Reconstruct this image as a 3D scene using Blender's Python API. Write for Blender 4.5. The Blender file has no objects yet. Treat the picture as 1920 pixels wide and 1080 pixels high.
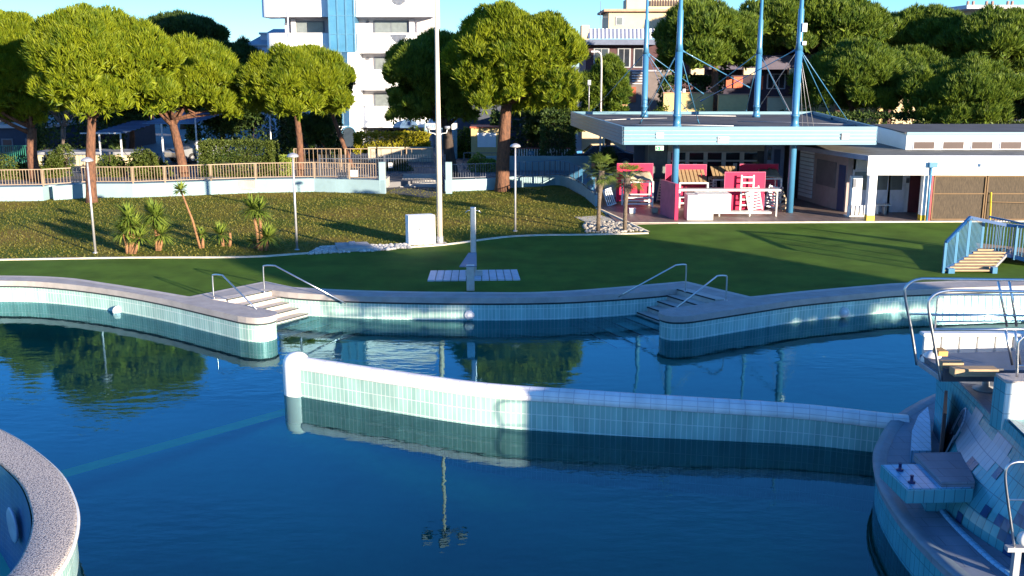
import bpy, bmesh, math, random
import numpy as np
from mathutils import Vector, Matrix
random.seed(7); RNG = np.random.default_rng(7)
S = bpy.context.scene; C = S.collection
R = math.radians
# ---------------------------------------------------------------- camera model
CH = 6.5; FP = 1900.0; PT = math.atan(420/FP); cp, sp = math.cos(PT), math.sin(PT)
def ray(px, py):
    a = px-960; b = 540-py
    return (a, b*sp+FP*cp, b*cp-FP*sp)
def G(px, py, z=0.0):
    d = ray(px, py); t = (z-CH)/d[2]
    return (d[0]*t, d[1]*t)
def V(px, py, Y):
    d = ray(px, py); t = Y/d[1]
    return (d[0]*t, CH+d[2]*t)
# ---------------------------------------------------------------- materials
MATS = {}
def nodes(name):
    m = bpy.data.materials.new(name); m.use_nodes = True
    nt = m.node_tree; b = nt.nodes['Principled BSDF']
    return m, nt, b
def mat(name, col, rough=.6, metal=0, var=.12, scale=3.0, bump=0.0, bscale=40, spec=.5, col2=None, stretch=None, coat=0):
    if name in MATS: return MATS[name]
    m, nt, b = nodes(name); N = nt.nodes; L = nt.links
    b.inputs['Roughness'].default_value = rough; b.inputs['Metallic'].default_value = metal
    b.inputs['Specular IOR Level'].default_value = spec
    if coat: b.inputs['Coat Weight'].default_value = coat
    tc = N.new('ShaderNodeTexCoord'); src = tc.outputs['Object']
    if stretch:
        mp = N.new('ShaderNodeMapping'); mp.inputs['Scale'].default_value = stretch
        L.new(src, mp.inputs[0]); src = mp.outputs[0]
    n = N.new('ShaderNodeTexNoise'); n.inputs['Scale'].default_value = scale; n.inputs['Detail'].default_value = 6
    n.inputs['Roughness'].default_value = .65
    L.new(src, n.inputs['Vector'])
    r = N.new('ShaderNodeValToRGB'); L.new(n.outputs['Fac'], r.inputs[0])
    c2 = col2 if col2 else tuple(min(1, c*(1+var)) for c in col)
    c1 = col if col2 else tuple(c*(1-var) for c in col)
    r.color_ramp.elements[0].position = .35; r.color_ramp.elements[1].position = .65
    r.color_ramp.elements[0].color = (*c1, 1); r.color_ramp.elements[1].color = (*c2, 1)
    L.new(r.outputs[0], b.inputs['Base Color'])
    if bump:
        n2 = N.new('ShaderNodeTexNoise'); n2.inputs['Scale'].default_value = bscale; n2.inputs['Detail'].default_value = 5
        L.new(src, n2.inputs['Vector'])
        bp = N.new('ShaderNodeBump'); bp.inputs['Strength'].default_value = bump; bp.inputs['Distance'].default_value = .05
        L.new(n2.outputs['Fac'], bp.inputs['Height']); L.new(bp.outputs[0], b.inputs['Normal'])
    MATS[name] = m; return m
def tilemat(name, c1, c2, mortar, w=.15, h=.3, msize=.006, rough=.25, offset=0.0, streak=.25, bump=.25):
    m, nt, b = nodes(name); N = nt.nodes; L = nt.links
    tc = N.new('ShaderNodeTexCoord')
    br = N.new('ShaderNodeTexBrick'); br.offset = offset; br.inputs['Scale'].default_value = 1
    br.squash = 1.0; br.inputs['Brick Width'].default_value = w; br.inputs['Row Height'].default_value = h
    br.inputs['Mortar Size'].default_value = msize; br.inputs['Mortar Smooth'].default_value = .1
    br.inputs['Color1'].default_value = (*c1, 1); br.inputs['Color2'].default_value = (*c2, 1); br.inputs['Mortar'].default_value = (*mortar, 1)
    L.new(tc.outputs['UV'], br.inputs['Vector'])
    n = N.new('ShaderNodeTexNoise'); n.inputs['Scale'].default_value = 1.2; n.inputs['Detail'].default_value = 7
    mp = N.new('ShaderNodeMapping'); mp.inputs['Scale'].default_value = (2.5, .5, 1); L.new(tc.outputs['UV'], mp.inputs[0]); L.new(mp.outputs[0], n.inputs['Vector'])
    mr = N.new('ShaderNodeMapRange'); mr.inputs['From Min'].default_value = .3; mr.inputs['From Max'].default_value = .75
    mr.inputs['To Min'].default_value = 1.08; mr.inputs['To Max'].default_value = 1-streak
    L.new(n.outputs['Fac'], mr.inputs[0])
    mx = N.new('ShaderNodeMix'); mx.data_type = 'RGBA'; mx.blend_type = 'MULTIPLY'; mx.inputs[0].default_value = 1
    L.new(br.outputs['Color'], mx.inputs[6]); L.new(mr.outputs[0], mx.inputs[7])
    L.new(mx.outputs[2], b.inputs['Base Color'])
    b.inputs['Roughness'].default_value = rough
    bp = N.new('ShaderNodeBump'); bp.inputs['Strength'].default_value = bump; bp.inputs['Distance'].default_value = .004; bp.invert = True
    L.new(br.outputs['Fac'], bp.inputs['Height']); L.new(bp.outputs[0], b.inputs['Normal'])
    MATS[name] = m; return m
def leafmat(name, c1, c2, transl=.25):
    m, nt, b = nodes(name); N = nt.nodes; L = nt.links
    ge = N.new('ShaderNodeNewGeometry'); tc = N.new('ShaderNodeTexCoord')
    n = N.new('ShaderNodeTexNoise'); n.inputs['Scale'].default_value = .9; n.inputs['Detail'].default_value = 3
    L.new(tc.outputs['Object'], n.inputs['Vector'])
    ad = N.new('ShaderNodeMath'); ad.operation = 'ADD'; mu = N.new('ShaderNodeMath'); mu.operation = 'MULTIPLY'; mu.inputs[1].default_value = .55
    L.new(ge.outputs['Random Per Island'], mu.inputs[0]); L.new(mu.outputs[0], ad.inputs[0]); L.new(n.outputs['Fac'], ad.inputs[1])
    r = N.new('ShaderNodeValToRGB'); L.new(ad.outputs[0], r.inputs[0])
    r.color_ramp.elements[0].position = .45; r.color_ramp.elements[1].position = 1.0
    r.color_ramp.elements[0].color = (*c1, 1); r.color_ramp.elements[1].color = (*c2, 1)
    L.new(r.outputs[0], b.inputs['Base Color']); b.inputs['Roughness'].default_value = .55
    b.inputs['Specular IOR Level'].default_value = .25
    tr = N.new('ShaderNodeBsdfTranslucent'); L.new(r.outputs[0], tr.inputs[0])
    mx = N.new('ShaderNodeMixShader'); mx.inputs[0].default_value = transl
    L.new(b.outputs[0], mx.inputs[1]); L.new(tr.outputs[0], mx.inputs[2]); L.new(mx.outputs[0], N['Material Output'].inputs['Surface'])
    MATS[name] = m; return m
white = mat('white_paint', (.58, .59, .60), .5, var=.05, scale=1.5)
whitewall = mat('white_render', (.78, .79, .8), .8, var=.05, scale=.6, bump=.1, bscale=20)
whiteshut = mat('pale_shutter', (.6, .62, .66), .6, var=.06)
skyblue = mat('light_blue_render', (.20, .30, .34), .75, var=.1, scale=.8, bump=.1)
fasciablue = mat('light_blue_cladding', (.12, .235, .31), .45, var=.05, scale=2)
poleblue = mat('sky_blue_steel', (.04, .16, .30), .4, var=.06, coat=.3)
bridgeblue = mat('bright_blue_steel', (.003, .05, .17), .4, var=.12, coat=.3)
bridgelight = mat('light_blue_steel', (.012, .125, .25), .4, var=.1, coat=.3)
steel = mat('brushed_steel', (.62, .62, .62), .28, 1, var=.08, scale=8)
galv = mat('galvanised_grey', (.42, .42, .44), .5, .6, var=.08, scale=6)
greymetal = mat('grey_metal', (.28, .29, .32), .5, .3, var=.1)
creamrail = mat('cream_painted_rail', (.27, .20, .14), .6, var=.12)
darkrail = mat('dark_grey_rail', (.10, .11, .14), .5, .3)
cream = mat('cream_render', (.50, .40, .26), .85, var=.08, scale=.8, bump=.1)
yellowcream = mat('yellow_render', (.42, .32, .15), .85, var=.08)
orange = mat('terracotta_render', (.28, .07, .035), .85, var=.15)
brownred = mat('dark_red_brick', (.055, .022, .028), .8, var=.25, scale=5)
darkblue = mat('dark_blue_shutter', (.03, .05, .13), .6)
pink = mat('pink_board', (.46, .002, .055), .7, var=.06, scale=1.5)
pinkedge = mat('pale_pink_edge', (.5, .1, .2), .5)
wood = mat('pale_wood', (.30, .21, .12), .7, var=.25, scale=4, stretch=(1, 12, 12))
plywood = mat('weathered_timber', (.30, .26, .20), .7, var=.2, scale=3)
stonecop = mat('coping_stone', (.33, .30, .285), .75, var=.13, scale=2.2, bump=.25, bscale=60)
stonelight = mat('coping_edge_stone', (.46, .41, .37), .75, var=.12, scale=3, bump=.2)
kerbm = mat('kerb_stone', (.50, .45, .36), .85, var=.18, scale=4, bump=.2)
concrete = mat('concrete', (.30, .29, .28), .85, var=.18, scale=1.2, bump=.2)
darkgap = mat('dark_joint', (.02, .03, .035), .8)
roofing = mat('dark_roofing_felt', (.055, .055, .06), .8, var=.35, scale=.7, bump=.15, bscale=8)
roofgrey = mat('grey_roof_gravel', (.12, .12, .11), .9, var=.25, scale=1.4, bump=.3)
asphalt = mat('asphalt', (.055, .057, .065), .85, var=.2, scale=1, bump=.2)
glassdark = mat('dark_window_glass', (.02, .025, .035), .06, var=.3, scale=.5, spec=.8)
glasspale = mat('pale_window_blind', (.13, .15, .16), .12, var=.15, scale=2)
liftglass = mat('light_blue_glass', (.05, .17, .30), .12, var=.12, scale=1, spec=.8)
liftframe = mat('blue_frame', (.06, .17, .28), .4)
bark = mat('pine_bark', (.055, .026, .017), .9, col2=(.155, .068, .036), scale=9, bump=1.0, bscale=11, stretch=(1, 1, .4))
darkbark = mat('dark_bark', (.04, .027, .022), .9, var=.4, scale=5, bump=.8, bscale=9, stretch=(1, 1, .35))
palebark = mat('pale_stem', (.24, .12, .055), .85, var=.3, scale=6, bump=.6, bscale=30, stretch=(1, 1, 3))
rubber = mat('black_rubber', (.02, .02, .022), .6)
carpaint = mat('dark_car_paint', (.015, .018, .03), .25, .2, coat=1)
silverpaint = mat('silver_car_paint', (.35, .37, .40), .3, .5, coat=1)
green = mat('sign_green', (.02, .35, .12), .5)
yellowp = mat('yellow_paint', (.65, .45, .03), .6)
redp = mat('red_paint', (.35, .03, .05), .5)
brownp = mat('brown_panel', (.035, .016, .016), .6)
screen = mat('brown_mesh_screen', (.055, .040, .026), .85, var=.4, scale=4, stretch=(9, 1, 1.2), bump=.3, bscale=60)
ochre = mat('ochre_frame', (.13, .075, .03), .7)
slabm = tilemat('terrace_tiles', (.22, .165, .15), (.18, .135, .125), (.11, .09, .085), .6, .6, .012, .5, .5, .35)
pathm = mat('street_paving', (.10, .10, .11), .85, var=.2, scale=.5, bump=.1)
plastic = mat('white_plastic', (.58, .58, .57), .35, var=.06)
towel = mat('cream_canvas', (.46, .38, .28), .9, var=.12, bump=.3, bscale=12)
navy = mat('navy_plastic', (.02, .06, .2), .4)
greenfence = mat('green_mesh_fence', (.02, .16, .11), .6)
stonewhite = mat('white_pebble', (.42, .40, .37), .8, var=.45, scale=9)
stonegrey = mat('grey_pebble', (.3, .27, .23), .85, var=.4, scale=9)
turf = mat('artificial_turf', (.064, .120, .014), .95, var=.24, scale=.7, bump=.25, bscale=90, spec=.1)
TEAL = tilemat('teal_wall_tiles', (.27, .44, .395), (.33, .51, .46), (.58, .66, .62), .105, .30, .008, streak=.32)
TEALD = tilemat('deep_teal_tiles', (.06, .27, .33), (.075, .31, .37), (.04, .15, .2), .15, .30, .007)
WHITET = tilemat('white_cap_tiles', (.74, .71, .71), (.78, .75, .75), (.54, .49, .52), .30, .12, .008, .3)
WHITEB = tilemat('white_block_tiles', (.74, .78, .74), (.70, .74, .70), (.30, .34, .33), .15, .30, .005)
TERR = tilemat('grey_terrace_tiles', (.15, .18, .235), (.17, .20, .255), (.09, .11, .15), .6, .3, .006, .6, .5, .3)
BLUEFL = tilemat('blue_floor_tiles', (.06, .22, .38), (.07, .25, .42), (.05, .15, .26), .3, .3, .006, .4)
PALEBT = tilemat('pale_blue_tiles', (.20, .40, .58), (.24, .44, .62), (.09, .2, .3), .12, .25, .006, .3)
GREYT = tilemat('grey_wall_tiles', (.34, .36, .44), (.38, .40, .48), (.16, .18, .25), .15, .30, .006, .3)
TUBT = tilemat('dark_blue_tub_tiles', (.05, .12, .26), (.06, .15, .30), (.14, .22, .3), .10, .10, .008, .3)
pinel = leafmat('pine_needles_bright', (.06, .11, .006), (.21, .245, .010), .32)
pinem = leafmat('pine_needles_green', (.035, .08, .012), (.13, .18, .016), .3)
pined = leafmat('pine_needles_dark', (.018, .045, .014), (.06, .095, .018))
hedgel = leafmat('hedge_leaves', (.03, .055, .010), (.085, .11, .018))
hedgey = leafmat('yellow_hedge_leaves', (.13, .13, .008), (.30, .27, .012))
yuccal = leafmat('sword_leaves', (.09, .15, .02), (.24, .30, .05))
palml = leafmat('palm_leaves', (.03, .065, .012), (.13, .17, .03))
twigm = mat('bare_twigs', (.16, .12, .10), .9)
# pebbled coping of the tub
def pebblem():
    m, nt, b = nodes('pebbled_coping'); N = nt.nodes; L = nt.links
    tc = N.new('ShaderNodeTexCoord'); v = N.new('ShaderNodeTexVoronoi'); v.inputs['Scale'].default_value = 42
    L.new(tc.outputs['Object'], v.inputs['Vector'])
    r = N.new('ShaderNodeValToRGB'); r.color_ramp.elements[0].color = (.52, .45, .40, 1); r.color_ramp.elements[1].color = (.14, .12, .12, 1)
    r.color_ramp.elements[0].position = .35; r.color_ramp.elements[1].position = .75
    L.new(v.outputs['Distance'], r.inputs[0]); L.new(r.outputs[0], b.inputs['Base Color'])
    bp = N.new('ShaderNodeBump'); bp.invert = True; bp.inputs['Strength'].default_value = .8; bp.inputs['Distance'].default_value = .012
    L.new(v.outputs['Distance'], bp.inputs['Height']); L.new(bp.outputs[0], b.inputs['Normal']); b.inputs['Roughness'].default_value = .8
    return m
PEB = pebblem()
def lawnm():
    m, nt, b = nodes('lawn_turf'); N = nt.nodes; L = nt.links
    tc = N.new('ShaderNodeTexCoord')
    a = N.new('ShaderNodeTexNoise'); a.inputs['Scale'].default_value = .22; a.inputs['Detail'].default_value = 4; L.new(tc.outputs['Object'], a.inputs[0])
    c = N.new('ShaderNodeTexNoise'); c.inputs['Scale'].default_value = 5; c.inputs['Detail'].default_value = 8; c.inputs['Roughness'].default_value = .75
    mp = N.new('ShaderNodeMapping'); mp.inputs['Scale'].default_value = (1.6, .7, 1); L.new(tc.outputs['Object'], mp.inputs[0]); L.new(mp.outputs[0], c.inputs[0])
    r1 = N.new('ShaderNodeValToRGB'); r1.color_ramp.elements[0].color = (.075, .105, .012, 1); r1.color_ramp.elements[1].color = (.20, .140, .030, 1)
    r1.color_ramp.elements[0].position = .42; r1.color_ramp.elements[1].position = .66
    L.new(a.outputs[0], r1.inputs[0])
    r2 = N.new('ShaderNodeValToRGB'); r2.color_ramp.elements[0].color = (.6, .6, .55, 1); r2.color_ramp.elements[1].color = (1.3, 1.28, 1.2, 1)
    r2.color_ramp.elements[0].position = .3; r2.color_ramp.elements[1].position = .72
    L.new(c.outputs[0], r2.inputs[0])
    mx = N.new('ShaderNodeMix'); mx.data_type = 'RGBA'; mx.blend_type = 'MULTIPLY'; mx.inputs[0].default_value = 1
    L.new(r1.outputs[0], mx.inputs[6]); L.new(r2.outputs[0], mx.inputs[7]); L.new(mx.outputs[2], b.inputs['Base Color'])
    b.inputs['Roughness'].default_value = .95; b.inputs['Specular IOR Level'].default_value = .1
    bp = N.new('ShaderNodeBump'); bp.inputs['Strength'].default_value = .6; bp.inputs['Distance'].default_value = .06; L.new(c.outputs[0], bp.inputs['Height']); L.new(bp.outputs[0], b.inputs['Normal'])
    return m
LAWN = lawnm()
def waterm():
    m, nt, b = nodes('pool_water'); N = nt.nodes; L = nt.links; N.remove(b)
    out = N['Material Output']
    tc = N.new('ShaderNodeTexCoord')
    def nz(sc, sx, sy, det):
        mp = N.new('ShaderNodeMapping'); mp.inputs['Scale'].default_value = (sx, sy, 1); L.new(tc.outputs['Object'], mp.inputs[0])
        n = N.new('ShaderNodeTexNoise'); n.inputs['Scale'].default_value = sc; n.inputs['Detail'].default_value = det; L.new(mp.outputs[0], n.inputs[0]); return n
    n1 = nz(2.2, .8, 1.6, 3); n2 = nz(.12, 1, 1.5, 2)
    mr = N.new('ShaderNodeMapRange'); mr.inputs['From Min'].default_value = .45; mr.inputs['From Max'].default_value = .62
    mr.inputs['To Min'].default_value = .15; mr.inputs['To Max'].default_value = 1.0; L.new(n2.outputs[0], mr.inputs[0])
    mu = N.new('ShaderNodeMath'); mu.operation = 'MULTIPLY'; L.new(n1.outputs[0], mu.inputs[0]); L.new(mr.outputs[0], mu.inputs[1])
    bp = N.new('ShaderNodeBump'); bp.inputs['Strength'].default_value = .05; bp.inputs['Distance'].default_value = .25; L.new(mu.outputs[0], bp.inputs['Height'])
    fr = N.new('ShaderNodeFresnel'); fr.inputs['IOR'].default_value = 1.5; L.new(bp.outputs[0], fr.inputs['Normal'])
    gl = N.new('ShaderNodeBsdfGlossy'); gl.inputs['Roughness'].default_value = .0; gl.inputs['Color'].default_value = (.46, .84, 1, 1); L.new(bp.outputs[0], gl.inputs['Normal'])
    tr = N.new('ShaderNodeBsdfTransparent'); tr.inputs[0].default_value = (.60, .95, .92, 1)
    mx = N.new('ShaderNodeMixShader'); L.new(fr.outputs[0], mx.inputs[0]); L.new(tr.outputs[0], mx.inputs[1]); L.new(gl.outputs[0], mx.inputs[2])
    L.new(mx.outputs[0], out.inputs['Surface'])
    va = N.new('ShaderNodeVolumeAbsorption'); va.inputs['Color'].default_value = (.06, .80, .70, 1); va.inputs['Density'].default_value = .42
    L.new(va.outputs[0], out.inputs['Volume'])
    return m
WATER = waterm()
POOLFL = mat('pool_floor_blue', (.03, .25, .20), .6, col2=(.07, .44, .35), scale=.35)
POOLDK = mat('pool_floor_dark_patch', (.008, .06, .16), .7)  # darker blue for the patch on the pool floor
POOLLINE = mat('pool_lane_yellow', (.95, .90, .14), .6)
# ---------------------------------------------------------------- mesh builder
class MB:
    def __init__(s): s.v = []; s.f = []; s.uv = []; s.smooth = []
    def face(s, idx, uv=None, sm=False): s.f.append(tuple(idx)); s.uv.append(uv); s.smooth.append(sm)
    def quad(s, a, b, c, d, uv=None):
        i = len(s.v); s.v += [a, b, c, d]; s.face((i, i+1, i+2, i+3), uv); return s
    def box(s, x0, x1, y0, y1, z0, z1):
        return s.obox(((x0+x1)/2, (y0+y1)/2, (z0+z1)/2), (abs(x1-x0), abs(y1-y0), abs(z1-z0)))
    def obox(s, c, d, rz=0, M=None):
        i = len(s.v); ca, sa = math.cos(rz), math.sin(rz)
        for k in ((-1,-1,-1),(1,-1,-1),(1,1,-1),(-1,1,-1),(-1,-1,1),(1,-1,1),(1,1,1),(-1,1,1)):
            p = (k[0]*d[0]/2, k[1]*d[1]/2, k[2]*d[2]/2)
            if M is not None: q = M @ Vector(p); s.v.append((c[0]+q.x, c[1]+q.y, c[2]+q.z))
            else: s.v.append((c[0]+p[0]*ca-p[1]*sa, c[1]+p[0]*sa+p[1]*ca, c[2]+p[2]))
        for f in ((0,3,2,1),(4,5,6,7),(0,1,5,4),(1,2,6,5),(2,3,7,6),(3,0,4,7)): s.face([i+j for j in f])
        return s
    def bar(s, a, b, w, h):   # square bar between two points
        a = Vector(a); b = Vector(b); d = b-a; L = d.length
        if L < 1e-6: return s
        q = d.to_track_quat('X', 'Z').to_matrix()
        return s.obox((a+b)/2, (L, w, h), M=q)
    def tube(s, pts, r, n=8, caps=True):
        pts = [Vector(p) for p in pts]; rs = r if isinstance(r, (list, tuple)) else [r]*len(pts)
        i0 = len(s.v); up = None
        for k, p in enumerate(pts):
            t = (pts[min(k+1, len(pts)-1)]-pts[max(k-1, 0)]).normalized()
            if up is None: up = Vector((0, 0, 1)) if abs(t.z) < .9 else Vector((1, 0, 0))
            a = t.cross(up).normalized(); b = a.cross(t).normalized(); up = b
            for j in range(n):
                th = 2*math.pi*j/n; q = p+(a*math.cos(th)+b*math.sin(th))*rs[k]; s.v.append(tuple(q))
        for k in range(len(pts)-1):
            for j in range(n):
                s.face((i0+k*n+j, i0+k*n+(j+1)%n, i0+(k+1)*n+(j+1)%n, i0+(k+1)*n+j), None, True)
        if caps:
            s.face([i0+j for j in range(n)][::-1]); s.face([i0+(len(pts)-1)*n+j for j in range(n)])
        return s
    def lathe(s, c, prof, n=16, axis='Z'):
        i0 = len(s.v)
        for (r, z) in prof:
            for j in range(n):
                th = 2*math.pi*j/n
                if axis == 'Z': s.v.append((c[0]+r*math.cos(th), c[1]+r*math.sin(th), c[2]+z))
                else: s.v.append((c[0]+r*math.cos(th), c[1]+z, c[2]+r*math.sin(th)))
        for k in range(len(prof)-1):
            for j in range(n): s.face((i0+k*n+j, i0+k*n+(j+1)%n, i0+(k+1)*n+(j+1)%n, i0+(k+1)*n+j), None, True)
        s.face([i0+j for j in range(n)][::-1]); s.face([i0+(len(prof)-1)*n+j for j in range(n)])
        return s
    def prism(s, poly, z0, z1, bottom=True):   # poly list of (x,y); z0/z1
        n = len(poly); i = len(s.v)
        ar = sum(poly[k][0]*poly[(k+1)%n][1]-poly[(k+1)%n][0]*poly[k][1] for k in range(n))
        if ar < 0: poly = poly[::-1]
        s.v += [(p[0], p[1], z1) for p in poly]; s.face(range(i, i+n))
        if z0 is not None:
            s.v += [(p[0], p[1], z0) for p in poly]
            if bottom: s.face(list(range(i+n, i+2*n))[::-1])
            L = 0
            for k in range(n):
                k2 = (k+1) % n; d = math.dist(poly[k], poly[k2])
                s.face((i+k2, i+k, i+n+k, i+n+k2), [(L+d, z1), (L, z1), (L, z0), (L+d, z0)]); L += d
        return s
    def wall(s, path, z0, z1, flip=False, tilt=0):    # vertical strip with running uv
        L = 0
        for a, b in zip(path[:-1], path[1:]):
            d = math.dist(a, b); u0, u1 = L, L+d; L += d
            q = [(a[0], a[1], z0), (b[0], b[1], z0), (b[0], b[1], z1), (a[0], a[1], z1)]
            uv = [(u0, z0), (u1, z0), (u1, z1), (u0, z1)]
            if flip: q = q[::-1]; uv = uv[::-1]
            s.quad(*q, uv=uv)
        return s
    def sweep(s, path, prof, closed=False):   # prof: list of (offset to left, z); uv = (len, profile length)
        P = [Vector((p[0], p[1])) for p in path]; i0 = len(s.v); n = len(prof); Ls = [0]
        for k, p in enumerate(P):
            a = P[max(k-1, 0)]; b = P[min(k+1, len(P)-1)]; t = (b-a).normalized(); nn = Vector((-t.y, t.x))
            zz = path[k][2] if len(path[k]) > 2 else 0
            for (o, z) in prof: s.v.append((p.x+nn.x*o, p.y+nn.y*o, z+zz))
            if k: Ls.append(Ls[-1]+(P[k]-P[k-1]).length)
        pl = [0]
        for k in range(1, n): pl.append(pl[-1]+math.dist(prof[k], prof[k-1]))
        for k in range(len(P)-1):
            for j in range(n-1):
                a = i0+k*n+j
                s.face((a, a+n, a+n+1, a+1), [(Ls[k], pl[j]), (Ls[k+1], pl[j]), (Ls[k+1], pl[j+1]), (Ls[k], pl[j+1])], True)
        return s
    def build(s, name, m, parent=None, loc=(0, 0, 0), world=True, tri=True):
        me = bpy.data.meshes.new(name)
        off = Vector(loc)
        if parent is not None and world:
            off = Vector((0, 0, 0)); q = parent
            while q is not None: off = off+Vector(q.location); q = q.parent
        me.from_pydata([tuple(Vector(v)-off) for v in s.v], [], s.f)
        me.materials.append(m)
        uvl = me.uv_layers.new(name='UVMap'); me.polygons.foreach_set('use_smooth', s.smooth)
        me.update()
        W = s.v
        for p, uv in zip(me.polygons, s.uv):
            if uv is None:
                nn = p.normal; a = (abs(nn.x), abs(nn.y), abs(nn.z)); k = a.index(max(a))
                for li, vi in zip(p.loop_indices, p.vertices):
                    w = W[vi]; uvl.data[li].uv = (w[1], w[2]) if k == 0 else (w[0], w[2]) if k == 1 else (w[0], w[1])
            else:
                for li, u in zip(p.loop_indices, uv): uvl.data[li].uv = u
        if any(len(f) > 4 for f in s.f):
            bm = bmesh.new(); bm.from_mesh(me)
            bmesh.ops.triangulate(bm, faces=[f for f in bm.faces if len(f.verts) > 4], ngon_method='EAR_CLIP')
            bm.to_mesh(me); bm.free()
        o = bpy.data.objects.new(name, me); C.objects.link(o)
        if parent is not None:
            o.parent = parent
        else: o.location = loc
        return o
def spline(pts, n=6):
    out = []; P = [Vector(p) for p in pts]
    for i in range(len(P)-1):
        p0 = P[max(i-1, 0)]; p1 = P[i]; p2 = P[i+1]; p3 = P[min(i+2, len(P)-1)]
        for k in range(n):
            t = k/n
            out.append(tuple(.5*((2*p1)+(p2-p0)*t+(2*p0-5*p1+4*p2-p3)*t*t+(3*p1-p0-3*p2+p3)*t**3)))
    out.append(tuple(P[-1])); return out
def tag(o, label, cat, group=None):
    o['label'] = label; o['category'] = cat
    if group: o['group'] = group
    return o
def struct(o, kind='structure'): o['kind'] = kind; return o
def thing(name, label, cat, loc=(0, 0, 0), group=None, rz=0):
    o = bpy.data.objects.new(name, None); o.empty_display_size = .3; C.objects.link(o); o.location = loc; o.rotation_euler = (0, 0, rz)
    return tag(o, label, cat, group)
def copytree(o, label, loc, rz=0, sc=None, parent=None):
    r = o.copy(); C.objects.link(r)
    if parent is not None: r.parent = parent
    else:
        r.location = loc; r.rotation_euler = (0, 0, rz); r['label'] = label
        if sc: r.scale = sc
    for ch in list(o.children): copytree(ch, None, None, parent=r)
    return r
def bevel(o, w=.01, seg=2):
    m = o.modifiers.new('bevel', 'BEVEL'); m.width = w; m.segments = seg; m.limit_method = 'ANGLE'; m.angle_limit = R(40); return o
# ---------------------------------------------------------------- SETTING
WZ = -.64
gl = lambda pts, z=0: [G(x, y, z) for x, y in pts]
# pool outline
faceL = spline([(-24, 29.2), (-19.5, 30.15), (-15.63, 30.33), (-13.93, 30.05), (-11.96, 29.19), (-9.99, 28.0), (-8.05, 26.55), (-7.2, 25.9)], 5)
noseL = spline([(-6.95, 25.76), (-6.65, 25.68), (-6.42, 25.78), (-6.28, 26.0), (-6.3, 26.25), (-6.42, 26.42)], 5)
backL = [(-7.4, 27.1), G(395, 563)]
stL0, stL1 = G(395, 563), G(497, 543)
farin = spline([stL1, (-6.18, 28.62), (-4.11, 28.2), (-1.21, 28.0), (1.37, 28.12), (3.72, 28.72), (5.14, 29.33)], 5)
stR1, stR0 = G(1285, 541), G(1370, 563)
backR = [stR0, (5.1, 27.1), (4.3, 26.75)]
noseR = spline([(4.05, 26.55), (3.95, 26.3), (4.0, 26.05), (4.2, 25.86), (4.5, 25.85)], 5)
faceR = spline([(4.79, 25.95), (6.48, 26.91), (8.13, 27.8), (10.19, 28.58), (11.59, 29.04), (15.33, 29.63), (20, 30.1), (30, 30.3)], 5)
top = faceL+noseL+backL+farin+backR+noseR+faceR
hole = top+[(30, 3), (-24, 3)]
outL = spline([(-24, 30.0), (-19.5, 30.95), (-16.02, 31.08), (-13.91, 30.79), (-12.25, 29.95), (-10.42, 28.9), (-9.2, 28.15)], 5)
outM = [G(497, 529)]+spline([(-6.5, 29.4), (-4.22, 28.93), (-1.24, 28.74), (1.4, 28.86), (5.3, 30.25)], 5)
outR = spline([(6.8, 28.15), (8.4, 28.83), (10.54, 29.6), (11.99, 30.03), (15.82, 30.63), (20, 31.05), (30, 31.2)], 5)
copout = outL+outM+outR
# ground: one sheet with the pool cut out
outer = [(-900, -200), (900, -200), (900, 2500), (-900, 2500)]
hh = hole[::-1]     # clockwise/ccw opposite of outer
ar = sum(hole[k][0]*hole[(k+1)%len(hole)][1]-hole[(k+1)%len(hole)][0]*hole[k][1] for k in range(len(hole)))
hcw = hole if ar < 0 else hole[::-1]
bm = bmesh.new()
def loop(pts):
    vs = [bm.verts.new((p[0], p[1], -.03)) for p in pts]
    return [bm.edges.new((vs[i], vs[(i+1) % len(vs)])) for i in range(len(vs))]
ed = loop(outer)+loop(hole)
bmesh.ops.triangle_fill(bm, use_beauty=True, edges=ed)
for f in bm.faces:
    if f.normal.z < 0: f.normal_flip()
me = bpy.data.meshes.new('ground'); bm.to_mesh(me); bm.free(); me.materials.append(concrete)
go = bpy.data.objects.new('ground', me); C.objects.link(go); struct(go)
# basin walls, floor, water
mb = MB(); mb.wall(top, -4.5, -.14, flip=False); mb.wall([(30, 30.3), (30, 3), (-24, 3), (-24, 29.2)], -4.5, -.03)
struct(mb.build('pool_basin_wall', TEAL))
mb = MB(); mb.sweep([(p[0], p[1]) for p in top], [(-.006, -.185), (-.012, -.16), (-.006, -.135)])
struct(mb.build('pool_overflow_joint', darkgap))
mb = MB()
fx = [-24, -14, -7, -2, 3, 9, 18, 30]; fy = [3, 10, 14, 18, 22, 27, 32]
def fz(x, y):
    d = 1.15+max(0, (20-y))*.36*min(1, max(0, (x+13)/9))
    return -max(1.15, min(4.4, d))
for i in range(len(fx)-1):
    for j in range(len(fy)-1):
        q = [(fx[i], fy[j]), (fx[i+1], fy[j]), (fx[i+1], fy[j+1]), (fx[i], fy[j+1])]
        mb.quad(*[(x, y, fz(x, y)) for x, y in q])
struct(mb.build('pool_floor', POOLFL))
mb = MB()
a0, a1 = G(60, 905, -1.13), G(560, 765, -1.13)
n = 30; w = .20
for k in range(n):
    pa = [a0[c]+(a1[c]-a0[c])*k/n for c in (0, 1)]; pb = [a0[c]+(a1[c]-a0[c])*(k+1)/n for c in (0, 1)]
    t = Vector((a1[0]-a0[0], a1[1]-a0[1])).normalized(); nx, ny = -t.y*w, t.x*w
    mb.quad((pa[0]-nx, pa[1]-ny, -1.13), (pb[0]-nx, pb[1]-ny, -1.13), (pb[0]+nx, pb[1]+ny, -1.13), (pa[0]+nx, pa[1]+ny, -1.13))
struct(mb.build('pool_lane_line', POOLLINE))
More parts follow.
